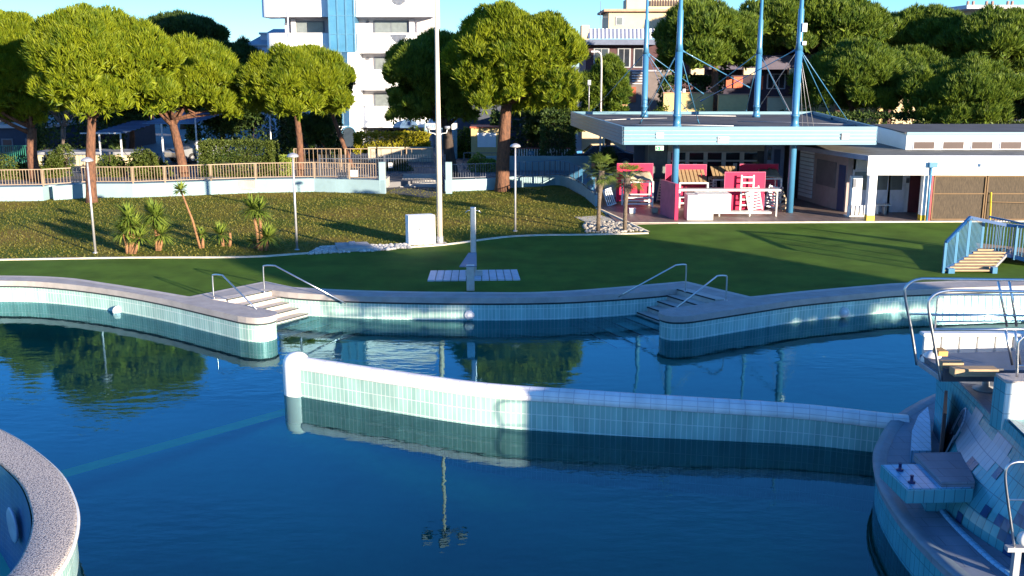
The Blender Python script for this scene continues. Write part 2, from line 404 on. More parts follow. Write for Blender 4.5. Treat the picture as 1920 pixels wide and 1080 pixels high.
mb = MB(); mb.prism([G(x, y, -2.05) for x, y in [(150, 925), (215, 903), (262, 893), (290, 884), (345, 881), (400, 876), (448, 870), (452, 878), (405, 890), (372, 893), (330, 906), (290, 903), (240, 922), (205, 925), (165, 940)]], -2.1, -2.05); struct(mb.build('pool_floor_dark_patch', POOLDK))  # irregular dark patch laid over the pool floor
to = spline([(-14.2, 18.9), (-11.8, 18.9), (-10.3, 18.2), (-9.29, 17.45), (-8.32, 16.55), (-7.35, 15.45), (-6.66, 14.36), (-6.27, 13.5), (-6.02, 12.6), (-5.97, 11.8), (-6.1, 10.6), (-6.7, 9.2), (-8, 8)], 6)
mb = MB(); wp = list(top)+[(30, 3), (-8.2, 3)]+[(p[0]-.12, p[1]-.06) for p in to[::-1]]+[(-24, 18.8)]
# inflate slightly into the walls so that no seam shows
cx = sum(p[0] for p in wp)/len(wp); cy = 15
bmw = bmesh.new()
mb.prism(wp, -4.6, WZ); wobj = mb.build('pool_water', WATER); struct(wobj)
for p in wobj.data.polygons: p.use_smooth = False
# coping slabs
inn = [(p[0], p[1]) for p in top]
def offs(path, o):
    P = [Vector((p[0], p[1])) for p in path]; r = []
    for k, p in enumerate(P):
        a = P[max(k-1, 0)]; b = P[min(k+1, len(P)-1)]; t = (b-a).normalized(); r.append((p.x-(-t.y)*o*-1*-1, p.y+(t.x)*-o))
    return r
lipped = [(p.x, p.y) for p in [Vector(q) for q in offs(top, .035)]]
mb = MB(); mb.prism(lipped+copout[::-1], -.13, .03)
cop = mb.build('pool_coping', stonecop); struct(cop)
mb = MB(); mb.sweep(copout, [(-.02, .034), (-.22, .034)]); 
struct(mb.build('coping_edge_band', stonelight))
# submerged and dry steps of both stairs
def stairs(A, B, sg, lab, n=10):
    root = thing('pool_stairs', lab, 'stairs', (A[0], A[1], 0)); r = .14; ra, rb = .43*sg, .36*sg
    ln = Vector((B[0]-A[0], B[1]-A[1])); ext = ln*.75
    for k in range(n):
        z1 = -k*r if k else .028; z0 = -k*r-r-.3
        a = Vector((A[0]+ra*k, A[1]))-ext*(0 if k < 2 else .45 if k < 4 else .8); b = Vector((B[0]+rb*k, B[1]))+ln*.12; c = Vector((B[0]+rb*(k+1), B[1]))+ln*.12; e = Vector((A[0]+ra*(k+1), A[1]))-ext*(0 if k < 2 else .45 if k < 4 else .8)
        ob = MB().prism([tuple(a), tuple(b), tuple(c), tuple(e)], z0, z1).build('step', stonelight if k < 5 else mat('submerged_step', (.40, .50, .48), .6), root)
        s2 = MB(); s2.bar((e.x+.012*sg, e.y, z1-.02), (c.x+.012*sg, c.y, z1-.02), .022, .035); s2.build('nosing', darkgap, ob)
    return root
stairs(stL0, stL1, 1, 'sunlit white stairs descending into the pool at the left')
stairs(stR0, stR1, -1, 'shaded stairs descending into the pool at the right')
# turf deck, lawn, kerbs, terraces
kerbpts = gl([(-200, 490), (0, 488), (245, 484), (460, 483), (560, 477), (720, 467), (830, 460), (940, 446), (1010, 442), (1100, 441), (1215, 438)])
kerbpts = spline(kerbpts, 3)
terr_front = [G(1150, 420), G(1300, 419), G(1920, 416), (60, 41.3)]
mb = MB(); mb.prism(copout+[(60, 31.2), (60, 41.2)]+[(p[0], p[1]) for p in terr_front[::-1]][1:]+[G(1215, 438)]+kerbpts[::-1]+[(-40, 33.6), (-40, 29)], None, .004)
struct(mb.build('turf_deck', turf))
walln = [(-30, 47.5)]+gl([(-100, 379), (82, 377), (170, 371), (310, 370), (480, 362), (600, 360), (722, 363)])
lawnp = kerbpts+[G(1150, 425), G(1118, 382), G(1050, 345), G(945, 352), G(722, 355), G(480, 352), G(170, 362), (-40, 52), (-40, 33.6)]
mb = MB(); mb.prism(lawnp, None, .012); struct(mb.build('lawn', LAWN))
mb = MB(); mb.sweep(kerbpts, [(-.08, .0), (-.08, .05), (.06, .05), (.06, 0)]); struct(mb.build('lawn_kerb', kerbm))
mb = MB(); mb.sweep([(p[0], p[1]) for p in [G(1120, 392), G(1215, 437)]], [(-.08, .0), (-.08, .06), (.08, .06), (.08, 0)])
mb.sweep([(p[0], p[1]) for p in terr_front], [(-.06, .0), (-.06, .06), (.08, .06), (.08, 0)]); struct(mb.build('terrace_kerb', kerbm))
mb = MB(); mb.prism([G(1118, 384), G(1160, 422)]+terr_front[1:]+[(60, 58), (3.2, 58), G(1070, 350)], -.02, .045); struct(mb.build('kiosk_terrace', slabm))
mb = MB(); mb.prism([(-200, 50.5), G(-100, 374), G(722, 353), G(835, 345), G(945, 345), G(1050, 338), (3.0, 58.5), (60, 58.5), (250, 58.5), (250, 300), (-200, 300)], -.02, .3); struct(mb.build('street_pavement', pathm))
mb = MB(); mb.prism([G(725, 362), G(800, 372), G(838, 362), G(838, 345), G(725, 345)], -.02, .02); struct(mb.build('entrance_ramp', asphalt))
mb = MB(); mb.prism([(-200, 64), (250, 64), (250, 70), (-200, 70)], None, .306); struct(mb.build('road', asphalt))
# small paved patch beside palms
mb = MB(); mb.prism(gl([(1078, 408), (1128, 405), (1160, 416), (1105, 420)]), 0, .03); struct(mb.build('paving_slab', kerbm))
# ---------------------------------------------------------------- pebbles (stuff)
def pebbles(name, poly, n, m, rmin=.04, rmax=.1, z=.02, seed=1):
    rg = random.Random(seed); mb = MB(); xs = [p[0] for p in poly]; ys = [p[1] for p in poly]
    def inside(x, y):
        c = False
        for i in range(len(poly)):
            a = poly[i]; b = poly[i-1]
            if (a[1] > y) != (b[1] > y) and x < (b[0]-a[0])*(y-a[1])/(b[1]-a[1])+a[0]: c = not c
        return c
    k = 0
    while k < n:
        x = rg.uniform(min(xs), max(xs)); y = rg.uniform(min(ys), max(ys))
        if not inside(x, y): continue
        k += 1; r = rg.uniform(rmin, rmax)
        mb.lathe((x, y, z), [(r*.7, -r*.3), (r*rg.uniform(.9, 1.2), .1*r), (r*.8, r*.55), (r*.3, r*.8)], 6)
    return struct(mb.build(name, m), 'stuff')
pebbles('white_pebbles', gl([(578, 478), (600, 466), (655, 461), (690, 462), (760, 460), (770, 466), (700, 472)]), 620, stonewhite, .04, .10)
pebbles('grey_pebbles', gl([(1100, 437), (1092, 420), (1125, 416), (1165, 418), (1205, 434), (1150, 438)]), 480, stonegrey, .04, .10, seed=2)
# ---------------------------------------------------------------- grass tufts (stuff)
def inpoly(poly, X, Y):
    c = np.zeros(len(X), bool)
    for i in range(len(poly)):
        a = poly[i]; b = poly[i-1]
        if a[1] == b[1]: continue
        t = ((a[1] > Y) != (b[1] > Y)) & (X < (b[0]-a[0])*(Y-a[1])/(b[1]-a[1])+a[0]); c ^= t
    return c
def npmesh(name, verts, nper, faces_per, m, parent=None, loc=None):
    """verts (N,nper,3) arrays, faces_per list of index tuples per element"""
    N = len(verts); me = bpy.data.meshes.new(name)
    vv = verts.reshape(-1, 3).astype(np.float32)
    me.vertices.add(len(vv)); me.vertices.foreach_set('co', vv.ravel())
    fl = []; tot = []
    for f in faces_per: tot.append(len(f))
    idx = np.concatenate([np.array(f) for f in faces_per])
    allidx = (idx[None, :]+(np.arange(N)*nper)[:, None]).ravel()
    tots = np.tile(np.array(tot), N); starts = np.concatenate([[0], np.cumsum(tots)[:-1]])
    me.loops.add(len(allidx)); me.loops.foreach_set('vertex_index', allidx.astype(np.int32))
    me.polygons.add(len(tots)); me.polygons.foreach_set('loop_start', starts.astype(np.int32)); me.polygons.foreach_set('loop_total', tots.astype(np.int32))
    me.update(calc_edges=True); me.materials.append(m)
    o = bpy.data.objects.new(name, me); C.objects.link(o)
    if parent is not None: o.parent = parent
    if loc is not None: o.location = loc
    return o
n = 60000
X = RNG.uniform(-28, 6, n); Y = RNG.uniform(33.6, 54, n); ok = inpoly(lawnp, X, Y) & ((X/ Y) > -.6); X = X[ok]; Y = Y[ok]; n = len(X)
h = RNG.uniform(.03, .085, n); w = RNG.uniform(.012, .03, n); th = RNG.uniform(0, math.pi, n); lx = RNG.normal(0, .04, n); ly = RNG.normal(0, .04, n)
vv = np.zeros((n, 3, 3)); vv[:, 0] = np.stack([X-w*np.cos(th), Y-w*np.sin(th), np.full(n, .01)], 1); vv[:, 1] = np.stack([X+w*np.cos(th), Y+w*np.sin(th), np.full(n, .01)], 1)
vv[:, 2] = np.stack([X+lx, Y+ly, h], 1)
struct(npmesh('grass', vv, 3, [(0, 1, 2)], leafmat('grass_blades', (.075, .095, .012), (.165, .145, .028))), 'stuff')
# ---------------------------------------------------------------- foliage
def unit(v): return v/np.maximum(np.linalg.norm(v, axis=-1, keepdims=True), 1e-9)
def tufts(P, D, L, W, nb=6, spread=.42, rg=RNG):
    """brushes of nb blades at P pointing along D; returns (N*nb,4,3) blades"""
    n = len(P); D = unit(D); rnd = rg.normal(size=(n, nb, 3)); rnd = rnd-(rnd*D[:, None]).sum(-1, keepdims=True)*D[:, None]
    dirs = unit(D[:, None]+rnd*spread); side = unit(np.cross(dirs, rg.normal(size=(n, nb, 3))))
    Lb = (L*rg.uniform(.7, 1.2, (n, nb)))[..., None] if np.isscalar(L) else (L[:, None]*rg.uniform(.7, 1.2, (n, nb)))[..., None]
    b0 = P[:, None]+dirs*0; tip = b0+dirs*Lb; mid = b0+dirs*Lb*.55
    return np.stack([b0, mid-side*W, tip, mid+side*W], 2).reshape(-1, 4, 3)
def blob_surface(n, rg): return unit(rg.normal(size=(n, 3)))
def crown_mesh(name, R0, Hc, seed, m, nt=6500, L=.34, W=.035, parent=None, loc=None, flat=.35, nclump=430):
    rg = np.random.default_rng(seed); nt = int(nt*1.45); nclump = max(160, min(620, nt//18))
    cl = []; ph = rg.uniform(0, 6.28, 6)
    for k in range(nclump):
        a = rg.uniform(0, 2*math.pi); u = math.sqrt(rg.uniform(0, 1))*.86; r = u*R0
        topz = Hc*(flat*.6+(1-flat*.6)*math.sqrt(max(0, 1-u*u)))*.86
        lowz = Hc*(.17-.10*u)
        lob = 1+.10*math.sin(3*a+ph[0])+.07*math.sin(5*a+ph[1])+.06*math.sin(9*u+ph[2])*math.cos(2*a+ph[3]); r *= lob; topz *= .9+.13*math.sin(4*u+2*a+ph[4])*math.sin(3*a+ph[5])
        z = topz*rg.uniform(.86, 1.03) if rg.uniform() < .55 else rg.uniform(lowz*(1+.8*math.sin(3*a+ph[1])), topz)
        cr = rg.choice([.085, .12, .165])*R0*rg.uniform(.85, 1.15)
        if math.sin(a*2.3+ph[3])*math.sin(u*6+ph[2]) > .62 and z < topz*.8: continue
        cl.append((r*math.cos(a)*rg.uniform(.94, 1.06), r*math.sin(a), z, cr))
    cl = np.array(cl); w = cl[:, 3]**2; w /= w.sum()
    nc = int(nt*3.2); ci = rg.choice(len(cl), nc, p=w); d = blob_surface(nc, rg); d[:, 2] = np.abs(d[:, 2])*.9+rg.uniform(-.5, .1, nc)*1; d = unit(d)
    sc = np.array([1, 1, .95]); P = cl[ci, :3]+d*cl[ci, 3:4]*sc
    # reject those deep inside other clumps
    keep = np.ones(len(P), bool)
    for c in cl:
        q = (P-c[:3])/sc; keep &= ~((q*q).sum(1) < (c[3]*.66)**2)
    P = P[keep][:int(nt*1.25)]; d = d[keep][:int(nt*1.25)]
    D = d*.45+np.array([0, 0, .95])+rg.normal(size=d.shape)*.15
    bl = tufts(P-unit(D)*.08, D, rg.uniform(.75, 1.25, len(P))*L, W*.5, 11, .36, rg)
    # inner leafy mass: larger leaves in the crown volume, gives depth without a solid core
    ni = nt//2; ci = rg.choice(len(cl), ni, p=w); Pi = cl[ci, :3]+unit(rg.normal(size=(ni, 3)))*cl[ci, 3:4]*rg.uniform(.2, .75, (ni, 1))*sc
    bi = tufts(Pi, rg.normal(size=Pi.shape)*.7+np.array([0, 0, .5]), L*1.2, W*1.1, 7, .7, rg)
    return npmesh(name, np.concatenate([bl, bi]), 4, [(0, 1, 2, 3)], m, parent, loc), cl
def limb(mb, a, b, r0, r1, bend=.1, n=6, seg=5, rg=random):
    a = Vector(a); b = Vector(b); L = (b-a).length; o = Vector((rg.uniform(-1, 1), rg.uniform(-1, 1), rg.uniform(-.2, .2)))*L*bend
    pts = [a+(b-a)*t+o*math.sin(math.pi*t) for t in [k/seg for k in range(seg+1)]]
    mb.tube(pts, [r0+(r1-r0)*k/seg for k in range(seg+1)], n); return pts
def pine(base, zb, crown, fork, label, leaf=pinel, bk=bark, r=.24, seed=1, nt=6500, L=.34, W=.035, Y=None, group=None, trunkpx=None, name='pine_tree', flat=.35, nclump=70):
    """base px,py ; crown (left,right,top,bottom) px ; fork px,py"""
    rg = random.Random(seed)
    X0, Y0 = G(base[0], base[1], zb) if Y is None else (V(base[0], base[1], Y)[0], Y)
    t = thing(name, label, 'tree', (X0, Y0, zb), group)
    cxl, _ = V(crown[0], crown[3], Y0); cxr, zbot = V(crown[1], crown[3], Y0); _, ztop = V(crown[0], crown[2], Y0)
    R0 = (cxr-cxl)/2; Hc = ztop-zbot; cxm = (cxl+cxr)/2
    fx_, fz_ = V(fork[0], fork[1], Y0)
    cr, cl = crown_mesh('crown', R0*.98, Hc, seed*11+3, leaf, nt, L, W, t, (cxm-X0, 0, zbot-zb), flat, nclump)
    mb = MB(); pts = []; nseg = 9
    o = Vector((rg.uniform(-.15, .15), rg.uniform(-.1, .1), 0))
    for k in range(nseg+1):
        u = k/nseg; p = Vector((X0+(fx_-X0)*u, Y0, zb-.1+(fz_-zb+.1)*u))+o*math.sin(math.pi*u); pts.append(p)
    mb.tube(pts, [r*(1.25 if k == 0 else 1.05-.3*k/nseg) for k in range(nseg+1)], 12)
    mb.build('trunk', bk, t)
    bb = MB(); F = pts[-1]
    order = sorted(range(len(cl)), key=lambda i: rg.random())[:13]
    for i in order:
        c = cl[i]; tgt = Vector((cxm+c[0]*.85, Y0+c[1]*.85, zbot+c[2]*.8))
        st = pts[-1] if rg.random() < .7 else pts[-2]
        lp = limb(bb, st, tgt, r*.42, .03, .12, 6, 5, rg)
        for _ in range(2):
            q = lp[3]; tt = q+Vector((rg.uniform(-1, 1), rg.uniform(-1, 1), rg.uniform(.1, .8)))*R0*.3; limb(bb, q, tt, .05, .012, .1, 4, 3, rg)
    bb.build('branches', bk, t)
    return t
def leafbush(name, label, cx, cy, z0, rx, ry, h, m, n=2500, size=.09, seed=1, boxy=False, cat='bush', group=None, stems=True, bumps=14):
    rg = np.random.default_rng(seed); t = thing(name, label, cat, (cx, cy, z0), group)
    if boxy:
        P = rg.uniform(-1, 1, (n, 3)); ax = rg.integers(0, 3, n); k = rg.uniform(.86, 1.03, n)*np.sign(P[np.arange(n), ax]); P[np.arange(n), ax] = k
        P = P*np.array([rx, ry, h/2])+np.array([0, 0, h/2]); d = P-np.array([0, 0, h/2])
        P += rg.normal(size=P.shape)*size*.6
    else:
        cs = rg.normal(size=(bumps, 3)); cs = unit(cs)*rg.uniform(.3, .75, (bumps, 1)); cs[:, 2] = np.abs(cs[:, 2]); ci = rg.integers(0, bumps, n)
        d = unit(rg.normal(size=(n, 3))); rr = rg.uniform(.75, 1.02, (n, 1))*.42; P = cs[ci]+d*rr
        P[:, 2] = np.clip(P[:, 2], 0.0, 1.25); P = P*np.array([rx, ry, h*.82]); d = d+np.array([0, 0, .3])
    bl = tufts(P, d+rg.normal(size=P.shape)*.5, size*1.6, size*.42, 3, .9, rg)
    npmesh('foliage', bl, 4, [(0, 1, 2, 3)], m, t)
    if stems:
        mb = MB(); r2 = random.Random(seed)
        for k in range(7):
            limb(mb, (cx+r2.uniform(-.15, .15), cy, z0-.03), (cx+r2.uniform(-.7, .7)*rx, cy+r2.uniform(-.6, .6)*ry, z0+h*r2.uniform(.5, .85)), .035, .01, .1, 5, 3, r2)
        mb.build('stems', darkbark, t)
    return t
PG = 'umbrella pines around the pool lawn'
pine((172, 380), 0, (60, 335, 0, 212), (173, 205), 'tall umbrella pine standing on the lawn in front of the fence', r=.25, seed=3, nt=9500, group=PG)
pine((68, 340), .3, (-75, 112, -12, 240), (60, 240), 'large umbrella pine at the far left edge behind the fence', r=.30, seed=4, nt=9500, group=PG, flat=.5)
pine((347, 338), .3, (248, 458, 66, 216), (322, 225), 'umbrella pine with a trunk leaning left behind the fence', r=.27, seed=5, nt=6500, group=PG)
pine((562, 338), .3, (455, 664, 76, 218), (556, 215), 'small rounded umbrella pine in front of the white apartment block', r=.20, seed=6, nt=6500, group=PG)
pine((942, 357), .05, (838, 1112, -8, 215), (950, 195), 'big umbrella pine with a forked trunk right of the tall floodlight mast', r=.36, seed=7, nt=9500, group=PG)
pine((850, 330), .3, (712, 905, 38, 232), (838, 235), 'dark shaded umbrella pine behind the tall floodlight mast', leaf=pinem, bk=darkbark, r=.34, seed=8, nt=6500, group=PG)  # darker bark and needles stand in for the shade on this pine
PB = 'pines among the buildings behind the pool'
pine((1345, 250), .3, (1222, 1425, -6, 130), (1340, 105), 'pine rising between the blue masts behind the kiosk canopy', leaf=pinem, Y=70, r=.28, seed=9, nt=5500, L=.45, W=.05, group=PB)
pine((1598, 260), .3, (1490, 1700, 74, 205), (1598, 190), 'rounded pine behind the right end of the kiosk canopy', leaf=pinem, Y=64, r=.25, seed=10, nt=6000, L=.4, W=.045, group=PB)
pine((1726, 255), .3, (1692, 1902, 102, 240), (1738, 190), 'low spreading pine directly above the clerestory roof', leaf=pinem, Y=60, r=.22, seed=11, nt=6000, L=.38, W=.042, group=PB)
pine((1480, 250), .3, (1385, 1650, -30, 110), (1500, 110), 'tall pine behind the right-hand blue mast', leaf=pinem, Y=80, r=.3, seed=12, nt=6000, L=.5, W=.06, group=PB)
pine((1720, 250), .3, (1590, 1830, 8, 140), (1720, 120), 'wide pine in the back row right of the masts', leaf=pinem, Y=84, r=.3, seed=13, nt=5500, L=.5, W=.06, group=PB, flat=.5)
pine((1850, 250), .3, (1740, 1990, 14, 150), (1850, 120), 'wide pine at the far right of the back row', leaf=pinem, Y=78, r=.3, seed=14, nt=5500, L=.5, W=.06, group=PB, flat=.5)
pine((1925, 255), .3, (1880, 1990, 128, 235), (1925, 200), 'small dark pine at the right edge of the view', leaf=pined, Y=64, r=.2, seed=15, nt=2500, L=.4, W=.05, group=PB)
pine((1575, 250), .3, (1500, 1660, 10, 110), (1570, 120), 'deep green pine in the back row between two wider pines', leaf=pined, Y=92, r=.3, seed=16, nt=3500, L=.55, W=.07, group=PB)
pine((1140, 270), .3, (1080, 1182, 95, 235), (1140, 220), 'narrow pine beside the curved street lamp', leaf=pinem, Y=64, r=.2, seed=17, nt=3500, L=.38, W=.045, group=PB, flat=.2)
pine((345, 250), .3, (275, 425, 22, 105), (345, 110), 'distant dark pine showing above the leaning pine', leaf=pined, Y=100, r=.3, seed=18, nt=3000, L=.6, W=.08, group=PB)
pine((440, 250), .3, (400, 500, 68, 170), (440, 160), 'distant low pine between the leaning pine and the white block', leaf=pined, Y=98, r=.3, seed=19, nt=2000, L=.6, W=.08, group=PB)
pine((240, 260), .3, (180, 315, 130, 235), (245, 225), 'shaded tree behind the carport left of the leaning pine', leaf=pined, Y=68, r=.2, seed=20, nt=3000, L=.4, W=.05, group=PB, flat=.1)  # dark needles carry the shade under the neighbouring crowns
pine((415, 260), .3, (370, 500, 140, 250), (420, 235), 'dark tree in the shade beside the carport', leaf=pined, Y=68, r=.2, seed=21, nt=3000, L=.4, W=.05, group=PB, flat=.1)  # shade put into the dark needle colour here too
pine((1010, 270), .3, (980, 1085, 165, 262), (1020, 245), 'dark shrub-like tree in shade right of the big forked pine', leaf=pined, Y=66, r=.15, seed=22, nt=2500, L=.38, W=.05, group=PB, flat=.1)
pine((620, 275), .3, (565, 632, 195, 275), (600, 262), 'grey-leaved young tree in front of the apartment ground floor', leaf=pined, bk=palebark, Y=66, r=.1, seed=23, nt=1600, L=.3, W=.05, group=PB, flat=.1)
# bare winter tree
def bare_tree(px, py, Y, h, label):
    X0, _ = V(px, py, Y); t = thing('bare_tree', label, 'tree', (X0, Y, .3)); mb = MB(); rg = random.Random(5)
    def rec(p, d, L, r, dep):
        e = p+d*L; mb.tube([p, (p+e)/2+Vector((rg.uniform(-1, 1), rg.uniform(-1, 1), 0))*L*.06, e], [r, r*.85, r*.7], 5 if dep else 4)
        if dep == 0: return
        for k in range(3):
            nd = (d+Vector((rg.uniform(-.8, .8), rg.uniform(-.8, .8), rg.uniform(-.1, .5)))).normalized(); rec(e, nd, L*.72, r*.62, dep-1)
    tr = MB(); tr.tube([(X0, Y, .2), (X0+.05, Y, .3+h*.3)], [.12, .09], 8); tr.build('trunk', twigm, t)
    for k in range(4): rec(Vector((X0+.05, Y, .3+h*.3)), Vector((rg.uniform(-.5, .5), rg.uniform(-.5, .5), 1)).normalized(), h*.26, .06, 4)
    mb.build('branches', twigm, t)
bare_tree(118, 300, 61, 4.6, 'leafless grey tree between the two left pines')
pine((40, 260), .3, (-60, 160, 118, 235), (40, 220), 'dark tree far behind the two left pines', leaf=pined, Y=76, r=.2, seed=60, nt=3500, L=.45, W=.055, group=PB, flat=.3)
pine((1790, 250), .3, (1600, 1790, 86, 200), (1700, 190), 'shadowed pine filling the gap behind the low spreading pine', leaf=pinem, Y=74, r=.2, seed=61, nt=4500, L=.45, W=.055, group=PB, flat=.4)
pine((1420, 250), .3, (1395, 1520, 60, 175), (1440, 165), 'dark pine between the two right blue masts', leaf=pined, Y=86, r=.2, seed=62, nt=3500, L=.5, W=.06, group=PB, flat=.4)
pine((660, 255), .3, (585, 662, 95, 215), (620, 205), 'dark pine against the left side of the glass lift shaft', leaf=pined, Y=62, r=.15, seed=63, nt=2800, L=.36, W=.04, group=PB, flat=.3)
# hedges and shrubs
leafbush('shrub', 'small rounded tree-like shrub behind the fence between the two left pines', V(108, 300, 57)[0], 57, .3, 1.1, .9, 2.2, hedgel, 2600, .08, 31)
leafbush('hedge', 'dark hedge low behind the fence at the far left edge', V(15, 330, 56)[0], 56, .3, 1.9, .8, 1.7, hedgel, 2600, .08, 32, cat='hedge')
leafbush('shrub', 'broad olive-green shrub behind the fence right of the lawn pine', V(268, 320, 57)[0], 57, .3, 1.7, 1.1, 2.1, hedgel, 4200, .08, 33)
leafbush('shrub', 'loose reddish-green shrub directly behind the lawn pine trunk', V(212, 320, 57.5)[0], 57.5, .3, .9, .9, 1.7, hedgel, 1800, .08, 37)
leafbush('hedge', 'large clipped box-shaped hedge between two pines', V(450, 318, 57)[0], 57, .3, 1.95, .9, 1.95, hedgel, 6500, .075, 34, True, cat='hedge')
leafbush('hedge', 'bright green low hedge beside the clipped box hedge', V(520, 318, 58)[0], 58, .3, .75, .5, 1.0, yuccal, 1400, .07, 38, True, cat='hedge')
leafbush('hedge', 'yellow-green flowering hedge before the apartment block', V(735, 290, 67)[0], 67, .9, 2.3, .5, 1.15, hedgey, 4200, .09, 35, True, cat='hedge')
leafbush('shrub', 'round dark green shrub behind the spiked gate', V(742, 300, 60.5)[0], 60.5, .3, 1.0, .8, .75, hedgel, 1900, .07, 36)
leafbush('shrub', 'silvery grass-like shrub left of the forked pine trunk', V(905, 310, 60)[0], 60, .3, .95, .7, 1.2, yuccal, 1600, .09, 39)
leafbush('hedge', 'long dark hedge behind the canopy under the right pines', V(1640, 230, 60)[0], 60.5, .3, 4.6, .7, 3.3, pined, 7000, .11, 40, True, cat='hedge')
leafbush('hedge', 'mottled hedge under the low pine behind the clerestory roof', V(1850, 240, 58)[0], 58.6, .3, 3.6, .7, 2.9, hedgel, 5200, .11, 41, True, cat='hedge')
leafbush('hedge', 'dark ivy hedge behind the left side of the canopy', V(1045, 240, 62)[0], 62, .3, .9, .6, 3.4, pined, 2500, .1, 42, True, cat='hedge')
leafbush('shrub', 'leafy shrub on the roof terrace line between the left masts', V(1235, 190, 66)[0], 66, .3, 1.2, .7, 4.6, pinem, 2600, .1, 43)
leafbush('shrub', 'tall shrub beside the light blue entrance portal', V(783, 275, 70)[0], 70, .3, .9, .6, 2.6, pinem, 1800, .09, 44)
leafbush('shrub', 'leafy green shrub between portal and yellow kiosk', V(868, 270, 69)[0], 69, .3, .8, .6, 2.5, pinem, 1800, .09, 45)
leafbush('shrub', 'small shrub showing under the left corner of the canopy', V(1140, 275, 60)[0], 60, .3, .8, .6, 2.3, hedgel, 1400, .09, 46)
leafbush('hedge', 'tall dark hedge added in place of the shade behind the box hedge', V(455, 300, 66)[0], 66.5, .3, 3.4, .8, 4.4, pined, 6000, .13, 50, True, cat='hedge')  # this and the next two hedges are added to stand in for deep shade
leafbush('hedge', 'tall dark hedge added as shade left of the apartment entrance', V(585, 300, 69)[0], 69, .3, 1.9, .7, 3.6, pined, 3600, .12, 51, True, cat='hedge')
leafbush('hedge', 'dark hedge added as shade behind the bare tree at the left', V(140, 300, 65)[0], 66, .3, 2.6, .8, 3.4, pined, 4200, .12, 52, True, cat='hedge')
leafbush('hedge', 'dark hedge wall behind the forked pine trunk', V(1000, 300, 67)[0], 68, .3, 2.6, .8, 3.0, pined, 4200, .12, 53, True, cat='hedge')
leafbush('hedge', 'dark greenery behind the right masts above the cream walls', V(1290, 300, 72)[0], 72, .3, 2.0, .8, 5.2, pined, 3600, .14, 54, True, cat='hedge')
# sword-leaved plants (yucca / cordyline)
def swords(mb_pts, c, n, L, rg, droop=.5, zmin=-.35):
    out = []
    for k in range(n):
        a = rg.uniform(0, 2*math.pi); e = rg.uniform(zmin, 1.25)
        d = Vector((math.cos(a)*math.cos(e), math.sin(a)*math.cos(e), math.sin(e))); l = L*rg.uniform(.75, 1.1); side = d.cross(Vector((0, 0, 1))).normalized()*.030
        p0 = Vector(c); p1 = p0+d*l*.5; p2 = p0+d*l+Vector((0, 0, -droop*l*.35*math.cos(e)))
        out.append([p0-side*.4, p1-side, p2, p1+side])
    return out
def yucca(base, heads, label, L=.62, n=85, seed=1, m=yuccal, r=.055, name='yucca_plant', droop=.5):
    rg = random.Random(seed); X0, Y0 = G(*base, .01); t = thing(name, label, 'plant', (X0, Y0, 0), 'sword-leaved plants on the lawn')
    for (hx, hy, dx) in heads:
        sx, sy = G(base[0]+dx, base[1], .01); hX, hZ = V(hx, hy, sy)
        mb = MB(); mb.tube([(sx, sy, -.03), (sx+(hX-sx)*.45+.03, sy, hZ*.5), (hX, sy, hZ)], [r*1.15, r, r*.8], 8); mb.build('stem', palebark, t)
        if n:
            bl = swords(None, (hX, sy, hZ), int(n*1.7), L*1.2, rg, droop, -.45)
            arr = np.array([[tuple(p-Vector(t.location)) for p in b] for b in bl]); npmesh('leaf_head', arr, 4, [(0, 1, 2, 3)], m, t)
    return t
yucca((243, 476), [(231, 437, -4), (246, 424, 0), (252, 424, 3), (240, 408, 2), (262, 446, 8)], 'bushy multi-stemmed yucca left of its neighbours, with four leaning stems', .55, 75, 1)
yucca((296, 470), [(287, 402, -2), (294, 408, 2), (303, 440, 3)], 'taller yucca with two upright stems right of the bushy one', .58, 95, 2)
yucca((376, 466), [(339, 357, 0)], 'tall thin bent cordyline with one small leaf head', .36, 45, 3, r=.04)
yucca((420, 462), [(413, 440, -2)], 'short golden yucca with a cut bare stem beside it', .5, 75, 4)
yucca((430, 462), [(431, 436, 0)], 'bare cut stem standing beside the short golden yucca', .2, 0, 9, name='cut_stem')
yucca((380, 465), [(377, 440, 0)], 'little yucca sprouting at the foot of the thin cordyline', .3, 30, 5)
yucca((490, 470), [(473, 392, -4), (486, 396, 0), (502, 446, 8)], 'dense yucca nearest the middle lamp post with two pale stems', .56, 100, 6)
yucca((478, 466), [(476, 452, 0)], 'very small yucca at the base of the dense one', .3, 30, 7)
